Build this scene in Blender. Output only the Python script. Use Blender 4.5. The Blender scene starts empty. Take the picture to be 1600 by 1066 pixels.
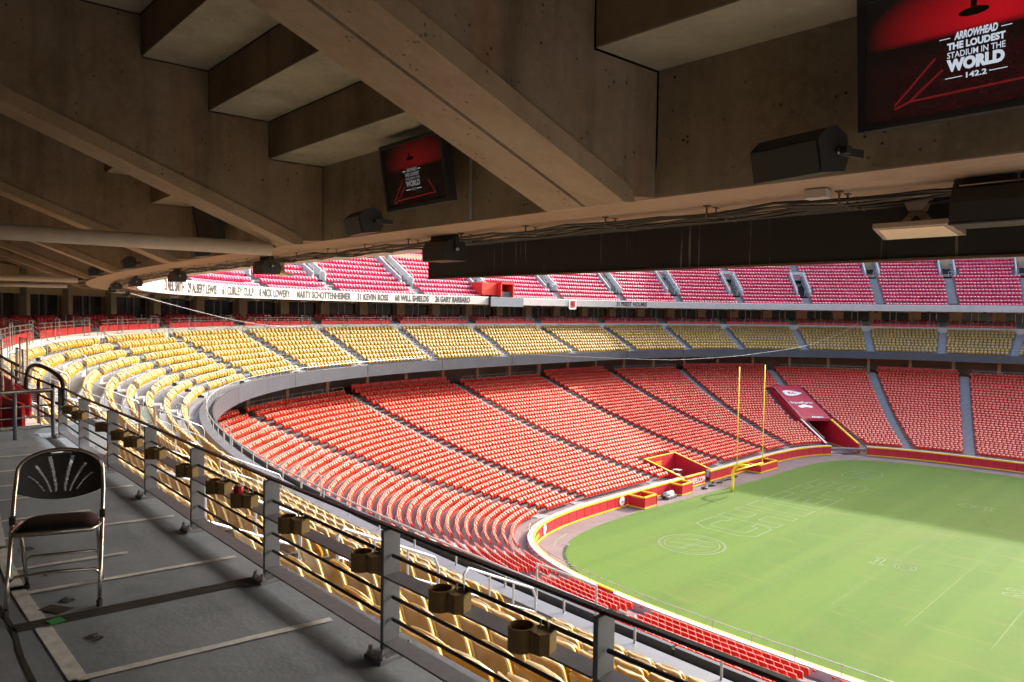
import bpy, bmesh, math, random
import numpy as np
from mathutils import Vector, Matrix
rad = math.radians
random.seed(5)
rng = np.random.default_rng(5)
sc = bpy.context.scene
COL = sc.collection

# ------------------------------------------------------------------ camera
CAMP = np.array([37.6663, -74.0050, 19.1342])
YAW, PITCH, ROLL, FPX = 2.352266, -0.0397156, 0.0134810, 1174.648


def cam_axes():
    cy, sy, cp, sp = math.cos(YAW), math.sin(YAW), math.cos(PITCH), math.sin(PITCH)
    f = np.array([cy * cp, sy * cp, sp])
    r = np.array([sy, -cy, 0.0])
    u = np.cross(r, f)
    cr, sr = math.cos(ROLL), math.sin(ROLL)
    return cr * r + sr * u, cr * u - sr * r, f


RV, UV, FV = cam_axes()
cam = bpy.data.cameras.new('camera')
cam.sensor_width = 36.0
cam.lens = FPX / 1600 * 36.0
cam.clip_start = 0.05
cam.clip_end = 2000
camo = bpy.data.objects.new('camera', cam)
COL.objects.link(camo)
camo.matrix_world = Matrix(((RV[0], UV[0], -FV[0], CAMP[0]), (RV[1], UV[1], -FV[1], CAMP[1]),
                            (RV[2], UV[2], -FV[2], CAMP[2]), (0, 0, 0, 1)))
sc.camera = camo

# ------------------------------------------------------------------ world, sun, exposure
SUN_AZ = math.atan2(0.20, 0.98)      # clockwise from +Y
SUN_EL = rad(28.5)
world = bpy.data.worlds.new('World')
sc.world = world
world.use_nodes = True
wn = world.node_tree
sky = wn.nodes.new('ShaderNodeTexSky')
sky.sky_type = 'NISHITA'
sky.sun_disc = False
sky.sun_elevation = SUN_EL
sky.sun_rotation = SUN_AZ
sky.air_density = 1.0
sky.dust_density = 6.0
sky.ozone_density = 0.2
bg = wn.nodes['Background']
bg.inputs['Strength'].default_value = 0.15
wn.links.new(sky.outputs[0], bg.inputs['Color'])
sun = bpy.data.lights.new('sun', 'SUN')
sun.energy = 2.0
sun.angle = rad(0.6)
sun.color = (1.0, 0.93, 0.82)
suno = bpy.data.objects.new('sun', sun)
COL.objects.link(suno)
tosun = Vector((math.sin(SUN_AZ) * math.cos(SUN_EL), math.cos(SUN_AZ) * math.cos(SUN_EL), math.sin(SUN_EL)))
suno.rotation_euler = (-tosun).to_track_quat('-Z', 'Y').to_euler()
suno.location = (60, 120, 120)
sc.view_settings.view_transform = 'Standard'
sc.view_settings.look = 'None'
sc.view_settings.exposure = 1.95
sc.view_settings.gamma = 1.0
sc.view_settings.use_curve_mapping = False
sc.render.engine = 'CYCLES'
sc.cycles.use_denoising = True
sc.cycles.max_bounces = 10
sc.cycles.diffuse_bounces = 6
sc.cycles.caustics_reflective = False
sc.cycles.caustics_refractive = False
sc.cycles.sample_clamp_indirect = 6.0


def project(P):
    d = np.asarray(P) - CAMP
    z = d @ FV
    zz = np.where(np.abs(z) < 1e-6, 1e-6, z)
    return 800 + FPX * (d @ RV) / zz, 533 - FPX * (d @ UV) / zz, z


# ------------------------------------------------------------------ materials
MATS = {}


def M(name, col, rough=0.6, metal=0.0, spec=0.5, var=0.0, vscale=3.0, bump=0.0, bscale=30.0, col2=None, stretch=None):
    if name in MATS:
        return MATS[name]
    m = bpy.data.materials.new(name)
    m.use_nodes = True
    nt = m.node_tree
    b = nt.nodes['Principled BSDF']
    b.inputs['Base Color'].default_value = (*col, 1)
    b.inputs['Roughness'].default_value = rough
    b.inputs['Metallic'].default_value = metal
    b.inputs['Specular IOR Level'].default_value = spec
    if var or bump or col2:
        tc = nt.nodes.new('ShaderNodeTexCoord')
        mp = nt.nodes.new('ShaderNodeMapping')
        nt.links.new(tc.outputs['Object'], mp.inputs['Vector'])
        if stretch:
            mp.inputs['Scale'].default_value = stretch
        nz = nt.nodes.new('ShaderNodeTexNoise')
        nz.inputs['Scale'].default_value = vscale
        nz.inputs['Detail'].default_value = 6
        nz.inputs['Roughness'].default_value = 0.65
        nt.links.new(mp.outputs[0], nz.inputs['Vector'])
        if var or col2:
            rp = nt.nodes.new('ShaderNodeValToRGB')
            c2 = col2 if col2 else tuple(c * (1 - var) for c in col)
            c1 = col if col2 else tuple(min(1, c * (1 + var * 0.6)) for c in col)
            rp.color_ramp.elements[0].position = 0.3
            rp.color_ramp.elements[1].position = 0.7
            rp.color_ramp.elements[0].color = (*c2, 1)
            rp.color_ramp.elements[1].color = (*c1, 1)
            nt.links.new(nz.outputs[0], rp.inputs[0])
            nt.links.new(rp.outputs[0], b.inputs['Base Color'])
        if bump:
            n2 = nt.nodes.new('ShaderNodeTexNoise')
            n2.inputs['Scale'].default_value = bscale
            n2.inputs['Detail'].default_value = 5
            nt.links.new(tc.outputs['Object'], n2.inputs['Vector'])
            bp = nt.nodes.new('ShaderNodeBump')
            bp.inputs['Strength'].default_value = bump
            bp.inputs['Distance'].default_value = 0.02
            nt.links.new(n2.outputs[0], bp.inputs['Height'])
            nt.links.new(bp.outputs[0], b.inputs['Normal'])
    MATS[name] = m
    return m


def concrete(name, base, stain, streak=0.5, pits=0.5, blotch=0.5, rough=0.85, rust=0.0):
    """cast concrete: blotches, vertical run-off streaks, air holes"""
    m = bpy.data.materials.new(name)
    m.use_nodes = True
    nt = m.node_tree
    N, L = nt.nodes.new, nt.links.new
    b = nt.nodes['Principled BSDF']
    b.inputs['Roughness'].default_value = rough
    b.inputs['Specular IOR Level'].default_value = 0.25
    tc = N('ShaderNodeTexCoord')
    P = tc.outputs['Object']

    def noise(scale, det, stretch=None, lo=0.35, hi=0.65):
        n = N('ShaderNodeTexNoise')
        n.inputs['Scale'].default_value = scale
        n.inputs['Detail'].default_value = det
        n.inputs['Roughness'].default_value = 0.6
        if stretch:
            mp = N('ShaderNodeMapping')
            mp.inputs['Scale'].default_value = stretch
            L(P, mp.inputs['Vector'])
            L(mp.outputs[0], n.inputs['Vector'])
        else:
            L(P, n.inputs['Vector'])
        r = N('ShaderNodeMapRange')
        r.inputs['From Min'].default_value = lo
        r.inputs['From Max'].default_value = hi
        L(n.outputs[0], r.inputs['Value'])
        return r.outputs[0]

    def mix(fac, a, bb, f=1.0, mode='MIX'):
        x = N('ShaderNodeMix')
        x.data_type = 'RGBA'
        x.blend_type = mode
        if f != 1.0:
            mm = N('ShaderNodeMath')
            mm.operation = 'MULTIPLY'
            L(fac, mm.inputs[0])
            mm.inputs[1].default_value = f
            fac = mm.outputs[0]
        L(fac, x.inputs['Factor'])
        for s, v in ((6, a), (7, bb)):
            if isinstance(v, tuple):
                x.inputs[s].default_value = (*v, 1)
            else:
                L(v, x.inputs[s])
        return x.outputs[2]
    dark = tuple(c * 0.55 for c in stain)
    c = mix(noise(1.3, 8), base, stain, blotch)
    c = mix(noise(14, 4, None, 0.45, 0.75), c, tuple(min(1, v * 1.25) for v in base), 0.35)
    c = mix(noise(2.2, 5, (1, 1, 0.12), 0.5, 0.72), c, dark, streak)
    if rust:
        c = mix(noise(1.6, 4, (1.2, 1.2, 0.15), 0.55, 0.75), c, (0.30, 0.12, 0.045), rust)
    c = mix(noise(.9, 8, (1, 1, .55), .58, .72), c, tuple(q * .28 for q in stain), .65 * blotch)
    c = mix(noise(60, 3, None, .62, .72), c, dark, .5 * pits)
    v = N('ShaderNodeTexVoronoi')
    v.inputs['Scale'].default_value = 17
    L(P, v.inputs['Vector'])
    r = N('ShaderNodeMapRange')
    r.inputs['From Min'].default_value = 0.26
    r.inputs['From Max'].default_value = 0.16
    L(v.outputs['Distance'], r.inputs['Value'])
    gate = noise(5.0, 4, None, 0.55, 0.62)
    mm = N('ShaderNodeMath')
    mm.operation = 'MULTIPLY'
    L(r.outputs[0], mm.inputs[0])
    L(gate, mm.inputs[1])
    c = mix(mm.outputs[0], c, (0.03, 0.024, 0.018), pits)
    L(c, b.inputs['Base Color'])
    bn = N('ShaderNodeTexNoise')
    bn.inputs['Scale'].default_value = 40
    bn.inputs['Detail'].default_value = 6
    L(P, bn.inputs['Vector'])
    bp = N('ShaderNodeBump')
    bp.inputs['Strength'].default_value = 0.25
    bp.inputs['Distance'].default_value = 0.01
    L(bn.outputs[0], bp.inputs['Height'])
    L(bp.outputs[0], b.inputs['Normal'])
    MATS[name] = m
    return m


def seat_mat(name, c1, c2, trans, top_light, rough=0.28):
    """moulded plastic: faded per seat, a little light comes through"""
    m = bpy.data.materials.new(name)
    m.use_nodes = True
    nt = m.node_tree
    N, L = nt.nodes.new, nt.links.new
    b = nt.nodes['Principled BSDF']
    out = nt.nodes['Material Output']
    at = N('ShaderNodeAttribute')
    at.attribute_name = 'tint'
    oi = N('ShaderNodeObjectInfo')
    ad = N('ShaderNodeMath')
    ad.operation = 'ADD'
    L(at.outputs['Fac'], ad.inputs[0])
    L(oi.outputs['Random'], ad.inputs[1])
    fr = N('ShaderNodeMath')
    fr.operation = 'FRACT'
    L(ad.outputs[0], fr.inputs[0])
    rp = N('ShaderNodeValToRGB')
    rp.color_ramp.elements[0].color = (*c1, 1)
    rp.color_ramp.elements[1].color = (*c2, 1)
    rp.color_ramp.elements[1].position = .93
    e3 = rp.color_ramp.elements.new(.95)      # the odd newer or paler replacement seat
    e3.color = (*(min(1, q * 1.12 + .02) for q in c2), 1)
    L(fr.outputs[0], rp.inputs[0])
    # sunlit seat tops painted in: pale colour mixed onto upward faces
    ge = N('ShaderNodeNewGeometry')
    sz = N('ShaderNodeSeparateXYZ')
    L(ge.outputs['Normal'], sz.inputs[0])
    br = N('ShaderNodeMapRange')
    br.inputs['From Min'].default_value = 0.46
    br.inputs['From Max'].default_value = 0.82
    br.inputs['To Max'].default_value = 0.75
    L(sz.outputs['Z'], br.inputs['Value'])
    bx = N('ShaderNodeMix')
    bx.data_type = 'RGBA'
    bx.inputs[7].default_value = (*top_light, 1)
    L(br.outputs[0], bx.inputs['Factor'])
    tc = N('ShaderNodeTexCoord')
    nz = N('ShaderNodeTexNoise')
    nz.inputs['Scale'].default_value = 6
    L(tc.outputs['Object'], nz.inputs['Vector'])
    mx = N('ShaderNodeMix')
    mx.data_type = 'RGBA'
    mx.blend_type = 'MULTIPLY'
    mx.inputs['Factor'].default_value = 0.25
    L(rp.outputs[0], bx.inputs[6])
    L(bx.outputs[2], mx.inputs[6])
    L(nz.outputs[0], mx.inputs[7])
    L(mx.outputs[2], b.inputs['Base Color'])
    b.inputs['Roughness'].default_value = rough
    b.inputs['Specular IOR Level'].default_value = 0.4
    t = N('ShaderNodeBsdfTranslucent')
    L(rp.outputs[0], t.inputs['Color'])
    ms = N('ShaderNodeMixShader')
    ms.inputs[0].default_value = trans
    L(b.outputs[0], ms.inputs[1])
    L(t.outputs[0], ms.inputs[2])
    L(ms.outputs[0], out.inputs['Surface'])
    MATS[name] = m
    return m


def emis(name, col, s, tex=None):
    m = bpy.data.materials.new(name)
    m.use_nodes = True
    b = m.node_tree.nodes['Principled BSDF']
    b.inputs['Base Color'].default_value = (0.01, 0.01, 0.01, 1)
    b.inputs['Roughness'].default_value = 0.25
    b.inputs['Emission Color'].default_value = (*col, 1)
    b.inputs['Emission Strength'].default_value = s
    MATS[name] = m
    return m


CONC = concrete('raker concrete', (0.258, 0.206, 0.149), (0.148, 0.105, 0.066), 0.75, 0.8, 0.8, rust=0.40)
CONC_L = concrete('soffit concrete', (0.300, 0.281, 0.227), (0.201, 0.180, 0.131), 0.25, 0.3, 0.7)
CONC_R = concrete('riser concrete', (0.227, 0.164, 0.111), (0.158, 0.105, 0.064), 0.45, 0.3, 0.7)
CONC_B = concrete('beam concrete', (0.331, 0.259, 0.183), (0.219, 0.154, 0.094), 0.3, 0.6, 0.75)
CONC_P = concrete('ledge concrete', (0.315, 0.227, 0.163), (0.252, 0.176, 0.121), 0.1, 0.3, 0.5)
CONC_W = concrete('front wall concrete', (0.245, 0.202, 0.144), (0.139, 0.105, 0.066), 0.55, 1.0, 0.8)
FLOOR = concrete('deck floor concrete', (0.223, 0.266, 0.339), (0.168, 0.199, 0.254), 0.0, 0.15, 0.7, 0.7)
TERR = concrete('terrace concrete', (0.210, 0.220, 0.241), (0.161, 0.168, 0.185), 0.0, 0.1, 0.5)
TERR_RED = concrete('lower terrace concrete', (0.200, 0.152, 0.156), (0.152, 0.112, 0.116), 0.0, 0.1, 0.5)
WHITEC = M('white painted concrete', (0.46, 0.46, 0.455), 0.55, var=0.10, vscale=0.8)
FASCIA = M('slate fascia metal', (0.052, 0.060, 0.080), 0.45, 0.1, var=0.18, vscale=0.6)
BLACK = M('black panel', (0.012, 0.012, 0.013), 0.55)
STEEL = M('galvanised steel', (0.42, 0.43, 0.45), 0.42, 0.75, var=0.25, vscale=9)
GREYPAINT = M('grey painted steel', (0.14, 0.155, 0.195), 0.45, 0.2, var=0.2, vscale=12)
DARKSTEEL = M('dark rail steel', (0.06, 0.058, 0.06), 0.4, 0.5, var=0.2, vscale=15)
RAILW = M('pale handrail', (0.36, 0.38, 0.42), 0.4, 0.4)
REDPAD = M('red wall padding', (0.52, 0.015, 0.03), 0.5, var=0.18, vscale=0.7)
YEL = M('yellow padding', (0.80, 0.50, 0.02), 0.5, var=0.1, vscale=0.8)
GOALY = M('goal post yellow', (0.90, 0.80, 0.03), 0.4)
TRACK = M('field edge paving', (0.165, 0.12, 0.125), 0.85, var=0.22, vscale=0.5, bump=0.2)
WHITEP = M('white line paint', (0.17, 0.23, 0.12), 0.8, var=0.35, vscale=5)
FAINT = M('faded line paint', (0.09, 0.155, 0.035), 0.9, var=0.25, vscale=1.5)
FLINE = M('floor line paint', (0.54, 0.58, 0.63), 0.7, var=0.30, vscale=14)
FNUM = M('stencil black paint', (0.04, 0.04, 0.045), 0.7, var=0.4, vscale=20)
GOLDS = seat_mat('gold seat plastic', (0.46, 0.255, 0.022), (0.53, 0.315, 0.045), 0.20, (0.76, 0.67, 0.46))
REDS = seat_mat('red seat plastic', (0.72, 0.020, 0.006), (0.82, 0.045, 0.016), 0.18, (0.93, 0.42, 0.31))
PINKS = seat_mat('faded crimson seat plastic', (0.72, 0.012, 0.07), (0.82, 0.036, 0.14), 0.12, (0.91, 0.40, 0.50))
GOLDP, REDP, PINKP = GOLDS, REDS, PINKS
SUITES = seat_mat('dark red suite seat', (0.30, 0.012, 0.018), (0.42, 0.02, 0.03), 0.03, (0.45, 0.04, 0.05), 0.5)
GOLDRIM = M('gold edge highlight', (.80, .68, .40), .35)  # pale highlight painted along the gold seat rims
REDRIM = M('red edge highlight', (.90, .50, .42), .35)  # edge highlight of the red seats, put into the rim colour
IRON = M('seat bracket iron', (0.16, 0.15, 0.14), 0.5, 0.5)
BEIGE = M('suite wall plaster', (0.44, 0.32, 0.22), 0.7, var=0.12, vscale=1.0)
BEIGE_D = M('suite column plaster', (0.38, 0.30, 0.235), 0.7, var=0.15, vscale=2.0)
GLASS = M('dark suite glazing', (0.02, 0.022, 0.024), 0.12, 0.0, 0.4, var=0.5, vscale=0.35)
REDPANEL = M('red rail panel', (0.50, 0.02, 0.03), 0.4)
BROWNC = M('bronze plastic', (0.19, 0.115, 0.03), 0.45, var=0.2, vscale=20)
SPK = M('speaker black', (0.018, 0.018, 0.019), 0.55, var=0.3, vscale=60)
GRILLE = M('speaker grille', (0.035, 0.033, 0.032), 0.6, 0.3)
CABLE = M('black cable', (0.022, 0.018, 0.016), 0.6)
CHROME = M('chair chrome', (0.62, 0.60, 0.58), 0.22, 1.0)
BLACKP = M('black chair plastic', (0.013, 0.013, 0.014), 0.4)
VINYL = M('black vinyl', (0.008, 0.008, 0.009), 0.42, 0.0, 0.2, bump=0.15, bscale=120)
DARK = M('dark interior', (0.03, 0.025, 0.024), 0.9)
GREYW = M('vomitory grey', (0.50, 0.52, 0.54), 0.7, var=0.1, vscale=1)

# ------------------------------------------------------------------ object helpers


def link(name, me, mat=None, parent=None, smooth=False):
    if mat is not None and len(me.materials) == 0:
        me.materials.append(mat)
    if smooth:
        me.polygons.foreach_set('use_smooth', np.ones(len(me.polygons), bool))
    o = bpy.data.objects.new(name, me)
    COL.objects.link(o)
    if parent is not None:
        o.parent = parent
    return o


def mesh(name, v, f, mat=None, parent=None, smooth=False):
    me = bpy.data.meshes.new(name)
    me.from_pydata([tuple(map(float, p)) for p in v], [], [tuple(map(int, q)) for q in f])
    me.update()
    return link(name, me, mat, parent, smooth)


def empty(name, loc=(0, 0, 0), rz=0.0):
    o = bpy.data.objects.new(name, None)
    o.empty_display_size = 0.2
    COL.objects.link(o)
    o.location = loc
    o.rotation_euler = (0, 0, rz)
    return o


def tag(o, label=None, cat=None, group=None, kind=None):
    if label:
        o['label'] = label
    if cat:
        o['category'] = cat
    if group:
        o['group'] = group
    if kind:
        o['kind'] = kind
    return o


def inst(name, me, loc, rz=0.0, parent=None, scale=None, rot=None):
    o = bpy.data.objects.new(name, me)
    COL.objects.link(o)
    o.location = loc
    o.rotation_euler = rot if rot else (0, 0, rz)
    if scale:
        o.scale = scale
    if parent is not None:
        o.parent = parent
    return o


class MB:
    def __init__(self):
        self.v, self.f = [], []

    def add(self, v, f):
        n = len(self.v)
        self.v += [tuple(p) for p in v]
        self.f += [tuple(i + n for i in q) for q in f]
        return self

    def box(self, c, s, rz=0.0, bev=0.0, M4=None):
        sx, sy, sz = s[0] / 2, s[1] / 2, s[2] / 2
        if bev > 0:
            bm = bmesh.new()
            bmesh.ops.create_cube(bm, size=1)
            bmesh.ops.scale(bm, vec=s, verts=bm.verts)
            bmesh.ops.bevel(bm, geom=bm.edges[:], offset=bev, segments=2, affect='EDGES', profile=0.5)
            bm.verts.index_update()
            pv = [v.co.copy() for v in bm.verts]
            pf = [[v.index for v in fc.verts] for fc in bm.faces]
            bm.free()
        else:
            pv = [Vector((x * sx, y * sy, z * sz)) for z in (-1, 1) for y in (-1, 1) for x in (-1, 1)]
            pf = [(0, 2, 3, 1), (4, 5, 7, 6), (0, 1, 5, 4), (2, 6, 7, 3), (0, 4, 6, 2), (1, 3, 7, 5)]
        Rm = Matrix.Rotation(rz, 4, 'Z')
        T = Matrix.Translation(Vector(c)) @ Rm
        if M4 is not None:
            T = M4 @ T
        return self.add([T @ p for p in pv], pf)

    def tube(self, pts, r, seg=8, cap=True):
        pts = [Vector(p) for p in pts]
        n = len(pts)
        rs = r if hasattr(r, '__len__') else [r] * n
        up = None
        rings = []
        for i, p in enumerate(pts):
            d = (pts[min(i + 1, n - 1)] - pts[max(i - 1, 0)])
            if d.length < 1e-9:
                d = Vector((0, 0, 1))
            d.normalize()
            if up is None:
                up = Vector((0, 0, 1)) if abs(d.z) < 0.9 else Vector((1, 0, 0))
            a = d.cross(up)
            if a.length < 1e-6:
                a = d.orthogonal()
            a.normalize()
            b = a.cross(d).normalized()
            up = b
            rings.append([p + (a * math.cos(2 * math.pi * k / seg) + b * math.sin(2 * math.pi * k / seg)) * rs[i] for k in range(seg)])
        v = [q for ring in rings for q in ring]
        f = []
        for i in range(n - 1):
            for k in range(seg):
                k2 = (k + 1) % seg
                f.append((i * seg + k, i * seg + k2, (i + 1) * seg + k2, (i + 1) * seg + k))
        if cap:
            f.append(tuple(range(seg - 1, -1, -1)))
            f.append(tuple((n - 1) * seg + k for k in range(seg)))
        return self.add(v, f)

    def poly(self, pts, h, axis='z'):
        """prism: polygon pts (list of 3D) extruded by vector h"""
        n = len(pts)
        h = Vector(h)
        a = [Vector(p) for p in pts]
        v = a + [p + h for p in a]
        f = [tuple(range(n - 1, -1, -1)), tuple(range(n, 2 * n))]
        f += [(i, (i + 1) % n, n + (i + 1) % n, n + i) for i in range(n)]
        return self.add(v, f)

    def strip(self, pts, w, z):
        """flat painted stroke along 2D polyline"""
        for a, b in zip(pts[:-1], pts[1:]):
            a, b = Vector((a[0], a[1], 0)), Vector((b[0], b[1], 0))
            d = b - a
            if d.length < 1e-6:
                continue
            d.normalize()
            n = Vector((-d.y, d.x, 0)) * (w / 2)
            e = d * (w / 2 * 0.98)
            Z = Vector((0, 0, z))
            self.add([a - e - n + Z, b + e - n + Z, b + e + n + Z, a - e + n + Z], [(0, 1, 2, 3)])
        return self

    def mesh(self, name, mat):
        me = bpy.data.meshes.new(name)
        me.from_pydata([tuple(map(float, p)) for p in self.v], [], self.f)
        me.update()
        me.materials.append(mat)
        return me

    def build(self, name, mat, parent=None, smooth=False):
        return link(name, self.mesh(name, mat), None, parent, smooth)


# ------------------------------------------------------------------ bowl geometry
XC = 54.86


class Ring:
    def __init__(self, a, b, n):
        self.a, self.b, self.n = a, b, n
        th = np.linspace(rad(72), rad(288), 8001)
        c, s = np.cos(th), np.sin(th)
        r = (np.abs(c) ** n + np.abs(s) ** n) ** (-1 / n)
        self.P = np.stack([XC + a * r * c, b * r * s], 1)
        L = np.r_[0, np.cumsum(np.linalg.norm(np.diff(self.P, axis=0), axis=1))]
        self.L = L - np.interp(math.pi, th, L)

    def at(self, s):
        s = np.atleast_1d(np.asarray(s, float))
        P = np.stack([np.interp(s, self.L, self.P[:, 0]), np.interp(s, self.L, self.P[:, 1])], 1)
        X, Y = P[:, 0] - XC, P[:, 1]
        g = np.stack([np.sign(X) * np.abs(X) ** (self.n - 1) / self.a ** self.n,
                      np.sign(Y) * np.abs(Y) ** (self.n - 1) / self.b ** self.n], 1)
        g /= np.linalg.norm(g, axis=1)[:, None]
        return P, g

    def s_of_x(self, x, near=True):
        m = self.P[:, 1] < 0 if near else self.P[:, 1] > 0
        o = np.argsort(self.P[m, 0])
        return float(np.interp(x, self.P[m, 0][o], self.L[m][o]))

    def off(self, d):
        return Ring(self.a + d, self.b + d, self.n)


def sup(a, b, n, phi):
    c, s = np.cos(phi), np.sin(phi)
    ac, bs = np.abs(a * c), np.abs(b * s)
    q = n / (n - 1.)
    D = (ac ** q + bs ** q) ** (1. / n)
    return np.stack([XC + np.sign(c) * a * ac ** (1. / (n - 1)) / D, np.sign(s) * b * bs ** (1. / (n - 1)) / D], -1)


def sweep(ring, s0, s1, prof, ds=1.2, closed=True, cap=True):
    """profile [(offset outward, z)] swept along the ring"""
    n = max(2, int(abs(s1 - s0) / ds) + 1)
    s = np.linspace(s0, s1, n)
    P, g = ring.at(s)
    m = len(prof)
    v = [(P[i, 0] + g[i, 0] * o, P[i, 1] + g[i, 1] * o, z) for i in range(n) for o, z in prof]
    f = []
    for i in range(n - 1):
        for k in range(m if closed else m - 1):
            k2 = (k + 1) % m
            f.append((i * m + k, (i + 1) * m + k, (i + 1) * m + k2, i * m + k2))
    if closed and cap:
        f.append(tuple(range(m)))
        f.append(tuple((n - 1) * m + k for k in range(m - 1, -1, -1)))
    return v, f


FW = Ring(60.86, 36.1, 6.8)
LF = Ring(62.15, 37.35, 6.5)
LB = Ring(89.6, 65.4, 3.05)
AF = Ring(85.15, 63.16, 3.1)
BK = Ring(93.7, 71.95, 2.9)
UR = Ring(91.5, 67.772, 2.753)
SR = Ring(98.335, 69.329, 2.66)
CR = Ring(98.5, 76.5, 2.8)


class Bowl:
    """terraces between an inner and an outer curve, both sampled at w"""

    def __init__(self, w, I, O, rows, zfun, aisles, hw):
        self.w, self.I, self.O, self.rows, self.z, self.aisles, self.hw = w, I, O, rows, zfun, sorted(aisles), hw

    def curve(self, k):
        t = k / (self.rows - 1.0)
        return self.I + (self.O - self.I) * t

    def lengths(self, C):
        return np.r_[0, np.cumsum(np.linalg.norm(np.diff(C, axis=0), axis=1))]

    def sections(self, k):
        C = self.curve(k)
        L = self.lengths(C)
        la = np.interp(self.aisles, self.w, L)
        ex = [self.extra(j, k) for j in range(len(la))]
        return C, L, [(la[i] + self.hw + ex[i], la[i + 1] - self.hw - ex[i + 1]) for i in range(len(la) - 1)]

    def extra(self, j, k):
        return 0.0

    def pt(self, C, L, l):
        l = np.atleast_1d(l)
        P = np.stack([np.interp(l, L, C[:, 0]), np.interp(l, L, C[:, 1])], 1)
        Q = np.stack([np.interp(l + .05, L, C[:, 0]), np.interp(l + .05, L, C[:, 1])], 1)
        Q2 = np.stack([np.interp(l - .05, L, C[:, 0]), np.interp(l - .05, L, C[:, 1])], 1)
        T = Q - Q2
        T /= np.linalg.norm(T, axis=1)[:, None] + 1e-9
        return P, T

    def seats(self, k, pitch, setback, skip=None):
        """seat positions, facing yaw; setback = distance outward from the row's front edge"""
        C, L, S = self.sections(k)
        out = []
        for i, (a, b) in enumerate(S):
            n = int((b - a) / pitch)
            if n < 1:
                continue
            l = (a + b) / 2 + (np.arange(n) - (n - 1) / 2) * pitch
            P, T = self.pt(C, L, l)
            inw = np.stack([T[:, 1], -T[:, 0]], 1)
            # w runs from the far side through the end to the near side: inward is to the left of travel
            cen = np.array([XC, 0]) - P
            sg = np.sign((inw * cen).sum(1))
            inw *= sg[:, None]
            P = P - inw * setback
            yaw = np.arctan2(-inw[:, 0], inw[:, 1])
            for p_, y_ in zip(P, yaw):
                out.append((p_[0], p_[1], self.z(k), y_, k, i))
        return out

    def terraces(self, i, zbot=None, step=1.6, skip=None):
        """stepped slab of one section between two aisles"""
        v, f = [], []
        for k in range(self.rows):
            C0, L0, S0 = self.sections(k)
            C1, L1, S1 = self.sections(k + 1)
            a, b = S0[i]
            n = max(2, int((b - a) / step) + 1)
            P0, _ = self.pt(C0, L0, np.linspace(a - .02, b + .02, n))
            P1, _ = self.pt(C1, L1, np.linspace(S1[i][0] - .02, S1[i][1] + .02, n))
            z0 = self.z(k)
            zb = self.z(k - 1) if k else self.z(0) - 0.4
            base = len(v)
            for j in range(n):
                v += [(P0[j, 0], P0[j, 1], zb), (P0[j, 0], P0[j, 1], z0), (P1[j, 0], P1[j, 1], z0)]
            for j in range(n - 1):
                q = base + 3 * j
                if skip and skip((P0[j] + P1[j + 1]) / 2):
                    continue
                f += [(q, q + 3, q + 4, q + 1), (q + 1, q + 4, q + 5, q + 2)]
        return v, f

    def stairs(self, i, k0=0, k1=None, sub=2):
        """aisle steps at aisle i"""
        k1 = self.rows if k1 is None else k1
        v, f = [], []
        for m in range(int(k0 * sub), int(k1 * sub)):
            ka, kb = m / sub, (m + 1) / sub
            row = []
            for kk in (ka, kb):
                C = self.curve(kk)
                L = self.lengths(C)
                l = np.interp(self.aisles[i], self.w, L)
                P, _ = self.pt(C, L, np.array([l - self.hw - .03, l + self.hw + .03]))
                row.append(P)
            fz = int(ka)
            z = self.z(fz) + (self.z(fz + 1) - self.z(fz)) * (ka - fz) + 0.006
            zl = z - (self.z(fz + 1) - self.z(fz)) / sub - 0.01
            b = len(v)
            (p0, p1), (q0, q1) = row
            v += [(*p0, zl), (*p1, zl), (*p0, z), (*p1, z), (*q0, z), (*q1, z)]
            f += [(b, b + 1, b + 3, b + 2), (b + 2, b + 3, b + 5, b + 4)]
        return v, f


def phi_bowl(ri, ro, smin, smax, ds=0.5):
    phi = np.unique(np.concatenate([np.linspace(rad(75), rad(285), 8000), math.pi + np.sign(np.linspace(-1, 1, 4001)) * np.abs(np.linspace(-1, 1, 4001)) ** 4 * rad(89), rad(90) + np.sign(np.linspace(-1, 1, 2001)) * np.abs(np.linspace(-1, 1, 2001)) ** 4 * rad(10), rad(270) + np.sign(np.linspace(-1, 1, 2001)) * np.abs(np.linspace(-1, 1, 2001)) ** 4 * rad(10)]))
    I, O = sup(ri.a, ri.b, ri.n, phi), sup(ro.a, ro.b, ro.n, phi)
    # extend past the straight sides
    L = np.r_[0, np.cumsum(np.linalg.norm(np.diff(O, axis=0), axis=1))]
    L -= np.interp(math.pi, phi, L)
    w = np.arange(smin, smax, ds)
    w = w[(w > L[0] + .5) & (w < L[-1] - .5)]
    f = lambda A: np.stack([np.interp(w, L, A[:, 0]), np.interp(w, L, A[:, 1])], 1)
    return w, f(I), f(O)


# lower bowl: knots pair the back-row and front-row positions of the aisles
KB = np.array([-112, -95.0, -81.1, -67.8, -51.6, -35.2, -20.6, -5.7, 11.0, 28.2, 45.5, 62.0, 76.0, 89.5, 103.5, 117.0, 131])
KF = np.array([-63, -56.0, -48.8, -41.6, -33.9, -24.3, -18.5, -7.4, 6.5, 19.1, 25.0, 36.5, 42.5, 49.6, 60.4, 72.0, 84])
wl = np.arange(-104, 124, 0.5)
NL = 34


def lowz(k):
    return .97 + .145 * k + .0034 * k * k


low = Bowl(wl, LF.at(np.interp(wl, KB, KF))[0], LB.at(wl)[0], NL, lowz, KB[1:-1], 0.62)
T_AISLE = int(np.argmin(np.abs(np.array(low.aisles) + 51.6)))
low.extra = lambda j, k: (1.95 if j == T_AISLE and k < 23.5 else 0.0)
NG = 10


def goldz(k):
    return 13.03 + .405 * k


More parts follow.
